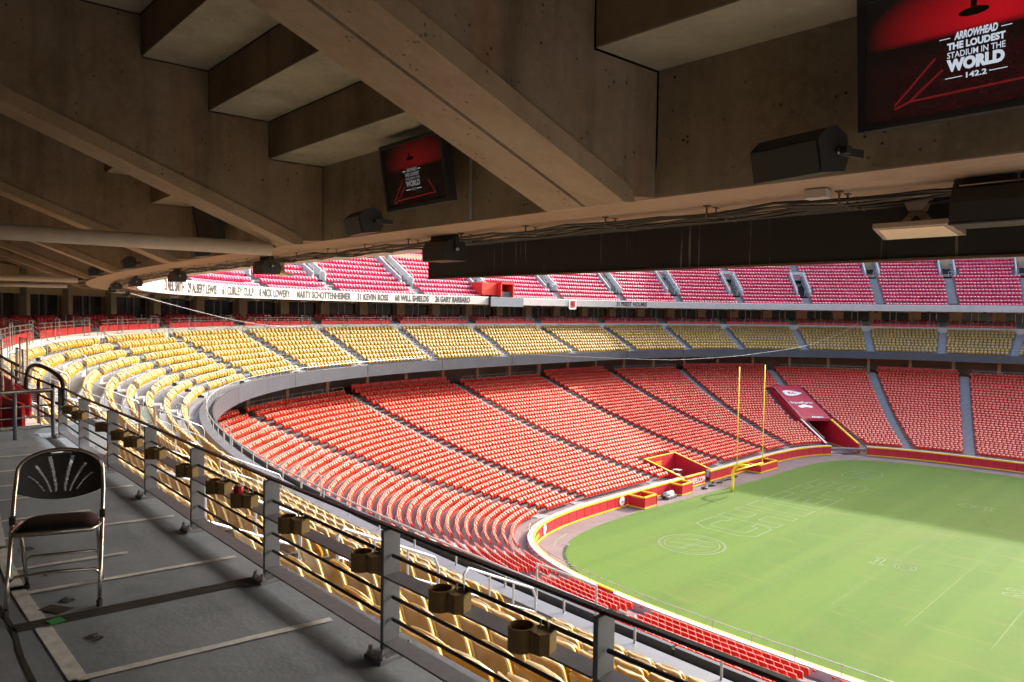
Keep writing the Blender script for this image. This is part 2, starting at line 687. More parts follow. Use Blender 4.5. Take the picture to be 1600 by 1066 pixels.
CF = Ring(86.3, 64.3, 3.06)
G_AISLES = [-106.5, -95.0, -84.1, -72.4, -60.4, -47.7, -35.9, -22.5, -8.4, 4.8, 18.0, 30.5, 42.0, 53.4, 65.0, 77, 89.0, 101.0, 113.6, 126.0]
wg, Ig, Og = phi_bowl(CF, BK, -112, 130)
gold = Bowl(wg, Ig, Og, NG, goldz, [a for a in G_AISLES if wg[0] < a < wg[-1]], 0.55)
NU = 50


def upz(k):
    return 20.55 + .60 * k


UO = Ring(92.0 + .8 * (NU - 1), 68.1 + .8 * (NU - 1), 2.6)
wu, Iu, Ou = phi_bowl(Ring(92.0, 68.1, 2.75), UO, -235, 190)
UA = UR.at(np.array([67.0, 55.24, 40.99, 29.38, 15.39, 2.71, -11.55, -24.91, -35.96, -47.29, -58.56, -69.89, -80.27, -90.5, -101]))[0]
# arclength on the inner curve -> w of the upper bowl
UAw = [float(wu[np.argmin(np.linalg.norm(Iu - q, axis=1))]) for q in UA]
upper = Bowl(wu, Iu, Ou, NU, upz, UAw, 0.62)

# ------------------------------------------------------------------ ground, turf, track
SUNK = tag(mesh('ground', [(-400, -400, -.25), (500, -400, -.25), (500, 400, -.25), (-400, 400, -.25)], [(0, 1, 2, 3)], M('dirt', (0.16, 0.14, 0.11), 0.95)), kind='structure')


def fan(name, pts, z, mat, parent=None):
    c = (XC, 0, z)
    v = [c] + [(p[0], p[1], z) for p in pts]
    f = [(0, i, i + 1) for i in range(1, len(pts))]
    return mesh(name, v, f, mat, parent)


s_all = np.linspace(-118, 118, 300)
pw, gw = FW.at(s_all)
tag(fan('field_surround', pw + gw * 3.0, 0.0, TRACK), kind='structure')


def turf_mat():
    m = bpy.data.materials.new('mown turf')
    m.use_nodes = True
    nt = m.node_tree
    N, L = nt.nodes.new, nt.links.new
    b = nt.nodes['Principled BSDF']
    b.inputs['Roughness'].default_value = 0.85
    b.inputs['Specular IOR Level'].default_value = 0.2
    b.inputs['Sheen Weight'].default_value = 0.25
    b.inputs['Sheen Roughness'].default_value = 0.5
    b.inputs['Sheen Tint'].default_value = (0.6, 0.8, 0.25, 1)
    tc = N('ShaderNodeTexCoord')
    P = tc.outputs['Object']

    def nz(scale, det, st=(1, 1, 1), lo=.35, hi=.65):
        mp = N('ShaderNodeMapping')
        mp.inputs['Scale'].default_value = st
        L(P, mp.inputs['Vector'])
        n = N('ShaderNodeTexNoise')
        n.inputs['Scale'].default_value = scale
        n.inputs['Detail'].default_value = det
        n.inputs['Roughness'].default_value = .6
        L(mp.outputs[0], n.inputs['Vector'])
        r = N('ShaderNodeMapRange')
        r.inputs['From Min'].default_value = lo
        r.inputs['From Max'].default_value = hi
        L(n.outputs[0], r.inputs['Value'])
        return r.outputs[0]

    def mix(f, a, bb, k=1.0):
        x = N('ShaderNodeMix')
        x.data_type = 'RGBA'
        mm = N('ShaderNodeMath')
        mm.operation = 'MULTIPLY'
        mm.inputs[1].default_value = k
        L(f, mm.inputs[0])
        L(mm.outputs[0], x.inputs['Factor'])
        for s, v in ((6, a), (7, bb)):
            if isinstance(v, tuple):
                x.inputs[s].default_value = (*v, 1)
            else:
                L(v, x.inputs[s])
        return x.outputs[2]
    c = mix(nz(.12, 5), (.018, .078, .006), (.036, .105, .009))
    c = mix(nz(.25, 4, (1, 5, 1), .5, .7), c, (.066, .105, .016), .5)
    c = mix(nz(.5, 3, (3.0, .15, 1), .4, .7), c, (.038, .125, .010), .65)
    c = mix(nz(9, 4, (1, 1, 1), .3, .7), c, (.026, .075, .005), .55)
    c = mix(nz(.09, 3, (1, 1, 1), .52, .70), c, (.080, .098, .022), .5)
    c = mix(nz(2.2, 4, (1, 1, 1), .45, .7), c, (.058, .108, .012), .5)
    c = mix(nz(40, 3, (1, 1, 1), .35, .7), c, (.018, .055, .004), .45)
    c = mix(nz(.22, 2, (1.0, .02, 1), .48, .54), c, (.065, .130, .014), .35)
    c = mix(nz(.6, 6, (.25, 1.6, 1), .56, .68), c, (.115, .118, .034), .40)
    L(c, b.inputs['Base Color'])
    n = N('ShaderNodeTexNoise')
    n.inputs['Scale'].default_value = 30
    n.inputs['Detail'].default_value = 6
    L(P, n.inputs['Vector'])
    bp = N('ShaderNodeBump')
    bp.inputs['Strength'].default_value = .6
    bp.inputs['Distance'].default_value = .05
    L(n.outputs[0], bp.inputs['Height'])
    L(bp.outputs[0], b.inputs['Normal'])
    return m


TR = Ring(57.6, 32.9, 7.5)
pt_, _ = TR.at(np.linspace(-110, 110, 400))
pn_, _ = Ring(58.9, 34.9, 6.6).at(np.linspace(-110, 110, 400))
k_ = np.clip((10 - pt_[:, 1]) / 24, 0, 1)[:, None]
pt_ = pt_ * (1 - k_) + pn_ * k_
turf = tag(fan('turf_field', pt_, 0.006, turf_mat()), kind='structure')

# painted outlines on the turf -------------------------------------------------
LET = {
    'C': [[(1, .72), (.78, .72), (.78, .8), (.3, .8), (.22, .7), (.22, .3), (.3, .2), (.78, .2), (.78, .3), (1, .3), (1, .12), (.86, 0), (.2, 0), (0, .2), (0, .8), (.2, 1), (.86, 1), (1, .88), (1, .72)]],
    'H': [[(0, 0), (0, 1), (.28, 1), (.28, .6), (.72, .6), (.72, 1), (1, 1), (1, 0), (.72, 0), (.72, .4), (.28, .4), (.28, 0), (0, 0)]],
    'I': [[(.2, 0), (.2, 1), (.8, 1), (.8, 0), (.2, 0)]],
    'E': [[(0, 0), (0, 1), (1, 1), (1, .8), (.3, .8), (.3, .6), (.75, .6), (.75, .4), (.3, .4), (.3, .2), (1, .2), (1, 0), (0, 0)]],
    'F': [[(0, 0), (0, 1), (1, 1), (1, .8), (.3, .8), (.3, .6), (.8, .6), (.8, .4), (.3, .4), (.3, 0), (0, 0)]],
    'S': [[(0, .35), (.26, .35), (.26, .22), (.74, .22), (.74, .4), (.2, .42), (0, .6), (0, .85), (.2, 1), (.8, 1), (1, .85), (1, .68), (.74, .68), (.74, .8), (.26, .8), (.26, .62), (.8, .58), (1, .42), (1, .15), (.8, 0), (.2, 0), (0, .15), (0, .35)]],
    '1': [[(.2, 0), (.2, .18), (.38, .18), (.38, .82), (.2, .82), (.2, 1), (.65, 1), (.65, .18), (.85, .18), (.85, 0), (.2, 0)]],
    '2': [[(0, 0), (0, .2), (.7, .62), (.7, .8), (.3, .8), (.3, .68), (0, .68), (0, .85), (.18, 1), (.82, 1), (1, .85), (1, .55), (.42, .2), (1, .2), (1, 0), (0, 0)]],
}
LET['0'] = [[(.5 + .5 * math.cos(t), .5 + .5 * math.sin(t)) for t in np.linspace(0, 2 * math.pi, 29)],
            [(.5 + .3 * math.cos(t), .5 + .34 * math.sin(t)) for t in np.linspace(0, 2 * math.pi, 25)]]
Z1 = 0.012
for i, ch in enumerate('CHIEFS'):
    y0 = -14.45 + i * 4.72
    mb = MB()
    for pl in LET[ch]:
        mb.strip([(7.62 - v * 5.78, y0 + u * 4.45) for u, v in pl], 0.085, Z1)
    mb.build('painted_letter', WHITEP, turf)
nb = 0.9144
for yard in (10, 20):
    for side in (-1, 1):
        xc, yc = (10 + yard) * nb, side * 12.5
        dg = str(yard)
        for j, ch in enumerate(dg):
            mb = MB()
            for pl in LET[ch]:
                pts = []
                for u, v in pl:
                    if side < 0:
                        pts.append((xc + (j * 2 - 1) * .95 + (u - .5) * 1.45, yc + (v - .5) * 1.85))
                    else:
                        pts.append((xc - (j * 2 - 1) * .95 - (u - .5) * 1.45, yc - (v - .5) * 1.85))
                mb.strip(pts, .07, Z1)
            mb.build('painted_number', WHITEP, turf)
        mb = MB()
        ya = yc + (.35 if side < 0 else -.35)
        mb.strip([(xc - 1.95, ya - .2), (xc - 3.2, ya), (xc - 1.95, ya + .2)], .06, Z1)
        mb.build('painted_arrow', FAINT, turf)
for yard in range(0, 46, 5):
    x = (10 + yard) * nb
    MB().strip([(x, -24.2), (x, 24.2)], .08, Z1 - .003).build('yard_line', FAINT, turf)
mb = MB()
for r_ in (2.75, 2.62, 2.25):
    mb.strip([(4.95 + r_ * math.cos(t), -19.5 + r_ * math.sin(t)) for t in np.linspace(0, 2 * math.pi, 49)], .07, Z1)
for a, b in (((-1.6, -.9), (1.7, .3)), ((-1.5, -.6), (1.8, .6)), ((-.2, -1.9), (.2, 1.7)), ((.1, -1.9), (.5, 1.7)), ((-1.8, .2), (-.3, 1.5)), ((.8, -1.6), (1.7, -.2)), ((-1.2, 1.2), (1.0, 1.6)), ((-1.0, -1.7), (.4, -1.3)), ((.6, .9), (1.9, 1.1))):
    mb.strip([(4.95 + a[0], -19.5 + a[1]), (4.95 + b[0], -19.5 + b[1])], .06, Z1)
mb.build('painted_roundel', WHITEP, turf)
mb = MB()
cx, cy = 4.6, 20.2
out = [(-1.5, -3.2), (-2.0, -1.8), (-1.8, .8), (-1.0, 2.4), (0, 3.6), (1.2, 2.2), (1.9, .4), (1.7, -1.8), (1.0, -3.0), (.2, -2.2), (-.4, -3.4), (-1.5, -3.2)]
mb.strip([(cx + a, cy + b) for a, b in out], .08, Z1)
for a, b in (((-1, -1.5), (-.6, 1.2)), ((-1, -.2), (.6, -1.4)), ((-.7, .2), (.8, .9)), ((.2, -.6), (1.2, -.4)), ((.3, .2), (1.3, .3)), ((-1.3, .5), (.2, 2.2)), ((0, -1.8), (1.2, -1.5))):
    mb.strip([(cx + a[0], cy + a[1]), (cx + b[0], cy + b[1])], .07, Z1)
mb.build('painted_emblem', WHITEP, turf)
mb = MB()
mb.strip([(p[0] + .12, p[1] + .12) for p in Ring(58.9, 34.9, 6.6).at(np.linspace(27.5, 36.5, 24))[0]], .26, Z1)
mb.strip([(-4.0, -25.0), (-3.4, -27.0), (-2.6, -28.2)], .16, .005)
mb.build('painted_corner_arc', WHITEP, turf)

# ------------------------------------------------------------------ goal post
gp = tag(empty('goal_post', (-1.95, 0, 0)), 'yellow slingshot goal post at the end of the field', 'goal post')
O = Vector((-1.95, 0, 0))


def gpart(name, pts, r, seg=14):
    return MB().tube([Vector(p) - O for p in pts], r, seg).build(name, GOALY, gp, True)


gpart('neck', [(-1.95, 0, 0)] + [(-1.95, 0, z) for z in (.6, 1.2, 1.9)] + [(-1.95 + 1.15 * (1 - math.cos(a)), 0, 1.9 + 1.15 * math.sin(a)) for a in np.linspace(.2, math.pi / 2, 8)] + [(-.08, 0, 3.05)], .15)
gpart('crossbar', [(0, -2.85, 3.05), (0, 2.85, 3.05)], .085)
for y in (-2.82, 2.82):
    gpart('upright', [(0, y, 3.05), (0, y, 13.72)], .055)
    MB().poly([Vector((0, y, 13.7)) - O, Vector((0, y - .12, 12.7)) - O, Vector((.02, y + .1, 12.6)) - O], (.012, 0, 0)).build('ribbon', M('ribbon orange', (.75, .3, .05), .6), gp)

# ------------------------------------------------------------------ field wall
TUN_C = np.array([-2.9, 32.5])
TUN_D = np.array([-.765, .645])
TUN_E = np.array([.645, .765])


def in_tunnel(p, half=2.35):
    d = np.asarray(p) - TUN_C
    return abs(d @ TUN_E) < half and -3 < d @ TUN_D


wall = tag(empty('field_wall'), 'red padded wall with yellow bands round the field edge', 'wall')
WH = 1.28
s_lo = s_hi = None
ss = np.arange(-95, 95, .25)
inn = [in_tunnel(p) for p in FW.at(ss)[0]]
t0, t1 = ss[inn.index(True)], ss[len(inn) - 1 - inn[::-1].index(True)]
REC0, REC1 = -2.4, 3.2     # opening of the field-level box
runs = [(-95, t0), (t1, REC0), (REC1, 88)]
pw_ = 1.22
pm = MB().box((0, 0, 0), (pw_ - .03, .12, WH - .34), bev=.02).mesh('panel', REDPAD)
for a, b in runs:
    n = int((b - a) / pw_)
    for i in range(n):
        s = a + (i + .5) * (b - a) / n
        P, g = FW.at(s)
        inst('panel', pm, (P[0, 0] + g[0, 0] * .07, P[0, 1] + g[0, 1] * .07, WH / 2), math.atan2(g[0, 1], g[0, 0]) + math.pi / 2, wall, scale=((b - a) / n / pw_, 1, 1))
    mesh('top_band', *sweep(FW, a, b, [(-.015, WH - .16), (-.015, WH - .02), (.02, WH), (.15, WH), (.15, WH - .16)]), YEL, wall)
    mesh('bottom_band', *sweep(FW, a, b, [(-.02, .02), (-.02, .16), (.02, .17), (.2, .17), (.2, .02)]), YEL, wall)
    mesh('backing', *sweep(FW, a, b, [(.13, .1), (.13, WH - .1), (.155, WH - .1), (.155, .1)]), M('dark red backing', (.16, .006, .01), .7), wall)
    mesh('coping', *sweep(FW, a, b, [(.16, .5), (.16, WH + .015), (.56, WH + .015), (.56, .5)]), WHITEC, wall)
# low rail on the coping of the near side and the corner
rl = tag(empty('wall_handrail'), 'thin grey handrail along the near field wall', 'handrail')
sr = np.arange(30, 84, 2.4)
P, g = FW.at(sr)
for i in range(len(sr)):
    q = P[i] + g[i] * .45
    MB().tube([(q[0], q[1], WH + .03), (q[0], q[1], WH + .62)], .022, 6).build('post', STEEL, rl)
sf = np.arange(30, 83, .6)
P, g = FW.at(sf)
MB().tube([(a[0] + c[0] * .45, a[1] + c[1] * .45, WH + .62) for a, c in zip(P, g)], .025, 6).build('top_rail', STEEL, rl)
# red hooks along the inside of the near wall
hm = MB().box((0, 0, 0), (.15, .08, .12), bev=.02).mesh('seat_clip', REDPAD)
for s in np.arange(34, 82, .98):
    P, g = FW.at(s)
    inst('seat_clip', hm, (P[0, 0] + g[0, 0] * .68, P[0, 1] + g[0, 1] * .68, WH - .06), math.atan2(g[0, 1], g[0, 0]) + math.pi / 2, wall)
P, g = FW.at(FW.s_of_x(8.6))
gt = tag(empty('wall_gate', (P[0, 0] + g[0, 0] * .62, P[0, 1] + g[0, 1] * .62, .8), math.atan2(g[0, 1], g[0, 0]) + math.pi / 2), 'small red gate with yellow top in the near field wall', 'gate')
MB().box((0, 0, .3), (1.5, .08, .62), bev=.02).build('leaf', REDPAD, gt)
MB().box((0, 0, .67), (1.5, .14, .10), bev=.02).build('top_trim', YEL, gt)
# front walkway behind the wall
tag(mesh('front_walkway', *sweep(FW, -95, 90, [(.55, .5), (.55, .80), (1.6, .80), (1.6, .5)], closed=True), TERR_RED), kind='structure')


def font_mesh(body, size, mat, bold=0.0, sx=1.0, extrude=0.0, shear=0.0):
    cu = bpy.data.curves.new('lettering', 'FONT')
    cu.body = body
    cu.size = size
    cu.offset = bold
    cu.extrude = extrude
    cu.shear = shear
    cu.align_x = 'CENTER'
    cu.resolution_u = 3
    o = bpy.data.objects.new('lettering_tmp', cu)
    me = bpy.data.meshes.new_from_object(o)
    bpy.data.objects.remove(o)
    me.name = 'lettering'
    n = len(me.vertices)
    co = np.zeros(n * 3)
    me.vertices.foreach_get('co', co)
    co = co.reshape(-1, 3)
    co[:, 0] *= sx
    me.vertices.foreach_set('co', co.ravel())
    me.materials.clear()
    me.materials.append(mat)
    me.update()
    return me


def ring_text(body, ring, smid, z0, size, mat, parent, bold=0.02, sx=.8, inw=.02, width=None, name='lettering'):
    me = font_mesh(body, size, mat, bold, sx)
    n = len(me.vertices)
    co = np.zeros(n * 3)
    me.vertices.foreach_get('co', co)
    co = co.reshape(-1, 3)
    if width:
        k = width / (co[:, 0].max() - co[:, 0].min())
        co[:, 0] *= k
    P, g = ring.at(smid - co[:, 0])
    out = np.stack([P[:, 0] - g[:, 0] * inw, P[:, 1] - g[:, 1] * inw, z0 + co[:, 1]], 1)
    me.vertices.foreach_set('co', out.ravel())
    me.update()
    return link(name, me, None, parent)


# marks on the wall
WSIGN = M('white sign paint', (.80, .80, .80), .5)


def ring_disc(ring, smid, zc, rx, rz, mat, parent, name, n=28, inw=.03, shape=None):
    pts = shape if shape else [(rx * math.cos(t), rz * math.sin(t)) for t in np.linspace(0, 2 * math.pi, n, endpoint=False)]
    xs = np.array([p[0] for p in pts])
    P, g = ring.at(smid - xs)
    v = [(P[i, 0] - g[i, 0] * inw, P[i, 1] - g[i, 1] * inw, zc + pts[i][1]) for i in range(len(pts))]
    return mesh(name, v, [tuple(range(len(pts)))], mat, parent)


ARH = [(-.95, .1), (-.8, .42), (-.35, .5), (.3, .38), (1.0, 0), (.3, -.38), (-.35, -.5), (-.8, -.42), (-.95, -.1), (-.8, 0)]
ring_disc(FW, 27.3, .66, 1, 1, WSIGN, wall, 'emblem', shape=[(a * .45 * .9, b * 1.0) for a, b in [(-.7, .25), (-.2, .52), (.5, .42), (.9, .1), (.4, -.3), (-.1, -.55), (-.6, -.15)]])
ring_text('KC', FW, 27.3, .56, .3, REDPAD, wall, .01, .8, .036)
ring_disc(FW, 14.4, .66, .42, .46, WSIGN, wall, 'emblem')
ring_text('60', FW, 14.4, .52, .3, REDPAD, wall, .01, .8, .036)
ring_text('KINGDOM', FW, 30.0, .42, .55, YEL, wall, .02, .8, .025, 2.6)

# boxes bulging from the wall (camera wells)


def camera_well(name, y0, y1, x0, x1, label, h=1.2):
    r = tag(empty(name, ((x0 + x1) / 2, (y0 + y1) / 2, 0)), label, 'camera box', 'red padded boxes along the end wall')
    o = Vector(((x0 + x1) / 2, (y0 + y1) / 2, 0))
    t = .16
    for c, s in ((((x1 - t / 2), (y0 + y1) / 2), (t, y1 - y0)), (((x0 + x1) / 2, y0 + t / 2), (x1 - x0, t - .01)), (((x0 + x1) / 2, y1 - t / 2), (x1 - x0, t - .01))):
        cc = Vector((c[0], c[1], 0)) - o
        MB().box((cc.x, cc.y, h / 2), (s[0], s[1], h - .3), bev=.015).build('side', REDPAD, r)
        MB().box((cc.x, cc.y, h - .075), (s[0] + .04, s[1] + .04, .15), bev=.02).build('top_trim', YEL, r)
        MB().box((cc.x, cc.y, .085), (s[0] + .04, s[1] + .04, .15), bev=.02).build('bottom_trim', YEL, r)
    return r


camera_well('camera_box', -13.4, -11.1, -5.95, -4.1, 'small open red box with yellow rim by the white round emblem')
camera_well('camera_box', -5.9, -3.7, -5.95, -4.6, 'red padded box beside the silver machine on the end wall')
camera_well('camera_box', 10.9, 15.5, -5.95, -4.2, 'long red padded box behind the goal post crossbar', 1.05)
# silver machine
sm_ = tag(empty('field_blower', (-5.0, -7.6, 0)), 'silver metal machine lying on the paving by the end wall', 'machine')
MB().tube([(-.1, -.85, .4), (-.1, .75, .4)], .30, 16).build('drum', STEEL, sm_, True)
MB().box((0, 0, .2), (.8, 1.7, .25), bev=.03).build('housing', M('machine grey', (.22, .22, .23), .45, .4), sm_)
for y in (-.7, .7):
    MB().tube([(.3, y - .05, .16), (.3, y + .05, .16)], .15, 12).build('wheel', BLACK, sm_, True)
# heap of black hose
hz = MB()
pts = [(-4.6 + .25 * math.sin(k * 1.3) - .04 * k, -1.6 + k * .42 + .15 * math.sin(k * 2.1), .1 + .05 * math.sin(k * 3)) for k in range(22)]
hz.tube(pts, .11, 7)
hz.tube([(p[0] - .25, p[1] + .2, .1) for p in pts[:9]], .10, 7)
tag(hz.build('hose', CABLE, None, True), 'black hose lying along the paving behind the goal post', 'hose')
# field-level box recessed in the end stand
fb = tag(empty('field_box', (-6.1, 0.3, 0)), 'sunken red viewing box cut into the end stand behind the goal', 'viewing box')
o = Vector((-6.1, 0.3, 0))
X0, X1, Y0, Y1, HB = -11.0, -6.2, -3.15, 2.75, 2.55


def fbx(name, c, s, m, **k):
    return MB().box(Vector(c) - o, s, **k).build(name, m, fb)


fbx('floor', ((X0 + X1) / 2, (Y0 + Y1) / 2, .03), (X1 - X0, Y1 - Y0, .05), TRACK)
fbx('back_wall', (X0 - .1, (Y0 + Y1) / 2, HB / 2), (.2, Y1 - Y0 + .4, HB), REDPAD)
fbx('back_trim', (X0 - .1, (Y0 + Y1) / 2, HB + .045), (.22, Y1 - Y0 + .5, .09), YEL)
for y, nm in ((Y0 - .1, 'side_wall'), (Y1 + .1, 'side_wall')):
    v = [(X0, y - .1, 0), (X1 + .1, y - .1, 0), (X1 + .1, y - .1, 1.25), (X0, y - .1, HB)]
    MB().poly([Vector(p) - o for p in v], (0, .2, 0)).build(nm, REDPAD, fb)
    v = [(X0, y - .11, HB), (X1 + .1, y - .11, 1.25), (X1 + .1, y - .11, 1.34), (X0, y - .11, HB + .09)]
    MB().poly([Vector(p) - o for p in v], (0, .22, 0)).build('side_trim', YEL, fb)
fbx('skirting', (X0 + .03, (Y0 + Y1) / 2, .12), (.06, Y1 - Y0 - .02, .12), YEL)
t_ = font_mesh('CHIEFS', .75, YEL, .02, .85)
to = inst('lettering', t_, Vector((X0 + .012, -1.0, 1.5)) - o, rot=(math.pi / 2, 0, math.pi / 2), parent=fb)
# banner wall across the opening
fbx('banner_panel', (-5.98, -.9, .62), (.14, 3.9, 1.2), REDPAD, bev=.02)
fbx('banner_trim', (-5.98, -.9, 1.29), (.24, 3.95, .15), YEL, bev=.02)
fbx('banner_foot', (-5.95, -.9, .1), (.24, 3.95, .13), YEL, bev=.02)
inst('lettering', font_mesh('CHIEFS.COM', .85, WSIGN, .02, .78), Vector((-5.9, -.75, .36)) - o, rot=(math.pi / 2, 0, math.pi / 2), parent=fb)
for i, (x, y) in enumerate(((-9.9, -1.9), (-9.6, -.6), (-9.4, .9), (-8.2, -1.4))):
    tb = tag(empty('bar_table', (x, y, .055)), ['tall bar table nearest the lettering in the red field box', 'second tall bar table in the red field box', 'tall bar table by the far wall of the red field box', 'tall bar table at the front of the red field box'][i], 'table', 'tables in the field box')
    MB().box((0, 0, 1.02), (.9, .8, .05), bev=.01).build('table_top', M('table top', (.5, .48, .5), .5), tb)
    for a, b in ((-.38, -.33), (.38, -.33), (-.38, .33), (.38, .33)):
        MB().tube([(a, b, 0), (a, b, 1.0)], .022, 6).build('leg', STEEL, tb)
# advertising sign on the wall behind the goal
sg = tag(empty('wall_sign', (-6.0, 17.3, 0)), 'red sign with white lettering on the wall behind the goal', 'sign')
ring_disc(FW, -17.3, .72, 1, 1, M('sign red', (.45, .012, .02), .5), sg, 'board', shape=[(-1.9, -.45), (1.9, -.45), (1.9, .45), (-1.9, .45)], inw=.03)
sg.location = (0, 0, 0)
ring_text('HyVee', FW, -16.9, .72, .42, WSIGN, sg, .015, 1.0, .04, 2.4)

# ------------------------------------------------------------------ player tunnel
tun = tag(empty('player_tunnel', (0, 0, 0)), 'player tunnel with red walls and yellow edges in the far corner', 'tunnel')


def tp(r, e, z):
    q = TUN_C + TUN_D * r + TUN_E * e
    return (q[0], q[1], z)


HWT = 2.2
for e in (-HWT, HWT):
    sgn = 1 if e > 0 else -1
    prof = [(0.05, 1.28), (7.5, 3.55), (18.2, 7.35)]
    v = [tp(-.2, e, .0), tp(19, e, -.1)] + [tp(r, e, z) for r, z in prof[::-1]] + [tp(-.2, e, 1.28)]
    hv = Vector((TUN_E[0] * .25 * sgn, TUN_E[1] * .25 * sgn, 0))
    MB().poly(v, hv).build('side_wall', REDPAD, tun)
    v = [tp(-.2, e, 1.28)] + [tp(r, e, z) for r, z in prof[:2]] + [tp(r, e, z + .14) for r, z in prof[1::-1]] + [tp(-.2, e, 1.42)]
    MB().poly([(p[0] - TUN_E[0] * .03 * sgn, p[1] - TUN_E[1] * .03 * sgn, p[2]) for p in v], hv * 1.2).build('edge_trim', YEL if e > 0 else STEEL, tun)
    v = [tp(-.2, e, .04), tp(18, e, .04), tp(18, e, .18), tp(-.2, e, .18)]
    MB().poly([(p[0] - TUN_E[0] * .03 * sgn, p[1] - TUN_E[1] * .03 * sgn, p[2]) for p in v], hv * .2).build('skirting', YEL, tun)
    MB().tube([tp(r, e + .35 * sgn, z + .75) for r, z in prof], .03, 6).build('handrail', STEEL, tun)
mesh('ramp', [tp(-1.5, -HWT, .012), tp(-1.5, HWT, .012), tp(19, HWT, .012), tp(19, -HWT, .012)], [(0, 1, 2, 3)], TRACK, tun)
mesh('end_wall', [tp(18.6, -HWT, 0), tp(18.6, HWT, 0), tp(18.6, HWT, 7.2), tp(18.6, -HWT, 7.2)], [(0, 1, 2, 3)], DARK, tun)
mesh('painted_strip', [tp(-1.4, -HWT + .1, .02), tp(-1.4, -HWT + 1.6, .02), tp(5, -HWT + .6, .02), tp(5, -HWT + .1, .02)], [(0, 1, 2, 3)], M('pale paving', (.45, .46, .5), .8), tun)
tar = tag(empty('tunnel_cover'), 'crimson fabric cover with white emblem stretched over the tunnel', 'cover')
TARP = M('crimson fabric', (.42, .012, .05), .6, var=.15, vscale=.8)
ra, za, rb, zb = 7.6, 3.72, 18.1, 7.62


def tz(r):
    return za + (zb - za) * (r - ra) / (rb - ra)


NB = 12
for i in range(NB):
    r0, r1 = ra + (rb - ra) * i / NB, ra + (rb - ra) * (i + 1) / NB - .02
    v = [tp(r0, -HWT - .1, tz(r0)), tp(r0, HWT + .1, tz(r0)), tp(r1, HWT + .1, tz(r1) + .0), tp(r1, -HWT - .1, tz(r1))]
    mid = (r0 + r1) / 2
    vv = v + [tp(mid, -HWT - .1, tz(mid) + .05), tp(mid, HWT + .1, tz(mid) + .05)]
    mesh('fabric_panel', vv, [(0, 1, 5, 4), (4, 5, 2, 3)], TARP, tar)
mesh('front_hem', [tp(ra, -HWT - .1, za + .01), tp(ra, HWT + .1, za + .01), tp(ra - .02, HWT + .1, za - .35), tp(ra - .02, -HWT - .1, za - .35)], [(0, 1, 2, 3)], TARP, tar)


def tarp_pt(r, e, h=.07):
    return tp(r, e, tz(r) + h)


def tarp_text(body, r, size, e0, sx=1.0, bold=.02, mat=WSIGN, name='lettering'):
    me = font_mesh(body, size, mat, bold, sx)
    co = np.zeros(len(me.vertices) * 3)
    me.vertices.foreach_get('co', co)
    co = co.reshape(-1, 3)
    o_ = np.array([tarp_pt(r + y, e0 + x) for x, y, _ in co])
    me.vertices.foreach_set('co', o_.ravel())
    me.update()
    return link(name, me, None, tar)


mesh('emblem', [tarp_pt(15.4 + b * 1.9, a * 1.6) for a, b in ARH], [tuple(range(len(ARH)))], WSIGN, tar)
tarp_text('KC', 15.1, 1.0, -.1, 1.0, .03, TARP).location = (0, 0, .01)
tarp_text('StateFarm', 12.0, .95, 0, .92, .02)
for k, (dx, dr, rr) in enumerate(((-.55, 0, .5), (.1, .2, .55), (.75, -.05, .45))):
    mesh('emblem', [tarp_pt(11.1 + dr + rr * .8 * math.sin(t), dx + rr * math.cos(t), .07 + .004 * k) for t in np.linspace(0, 2 * math.pi, 14, endpoint=False)], [tuple(range(14))], WSIGN, tar)
tarp_text('Allegion', 7.75, .6, .4, .9, .02)

# ------------------------------------------------------------------ stands: lower bowl
lower = tag(empty('lower_stand'), 'lower stand of red seats curving round the end of the field', 'grandstand')


def sec_visible(B, i, z0, z1):
    C, L, S = B.sections(B.rows // 2)
    a, b = S[i]
    P, _ = B.pt(C, L, np.linspace(a, b, 5))
    x, y, z = project(np.c_[P, np.full(5, (z0 + z1) / 2)])
    return bool(((z > 0) & (x > -500) & (x < 2100)).any())


for i in range(len(low.aisles) - 1):
    v, f = low.terraces(i, step=.7 if i == T_AISLE + 3 else 1.6, skip=lambda p: -11.2 < p[0] < -5 and -3.35 < p[1] < 2.95)
    mesh('terrace', v, f, TERR_RED, lower)
AISLE = M('aisle step concrete', (.27, .28, .30), .8, var=.15, vscale=2)
for i in range(len(low.aisles)):
    v, f = low.stairs(i, 24 if i == T_AISLE else 0)
    mesh('aisle_stairs', v, f, AISLE, lower)
# back of the lower stand under the club deck
mesh('back_walk', *sweep(LB, -108, 126, [(0, lowz(33) - .1), (0, lowz(33) + .02), (4.5, lowz(33) + .02), (4.5, lowz(33) - .1)], closed=True), TERR_RED, lower)
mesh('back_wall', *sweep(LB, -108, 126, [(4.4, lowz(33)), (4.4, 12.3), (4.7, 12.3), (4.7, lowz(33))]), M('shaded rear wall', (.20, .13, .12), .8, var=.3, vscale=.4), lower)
for s in np.arange(-104, 122, 6.1):
    P, g = LB.at(s)
    MB().box((P[0, 0] + g[0, 0] * 1.9, P[0, 1] + g[0, 1] * 1.9, (lowz(33) + 12.3) / 2), (.45, .45, 12.3 - lowz(33)), math.atan2(g[0, 1], g[0, 0])).build('column', BEIGE_D, lower)
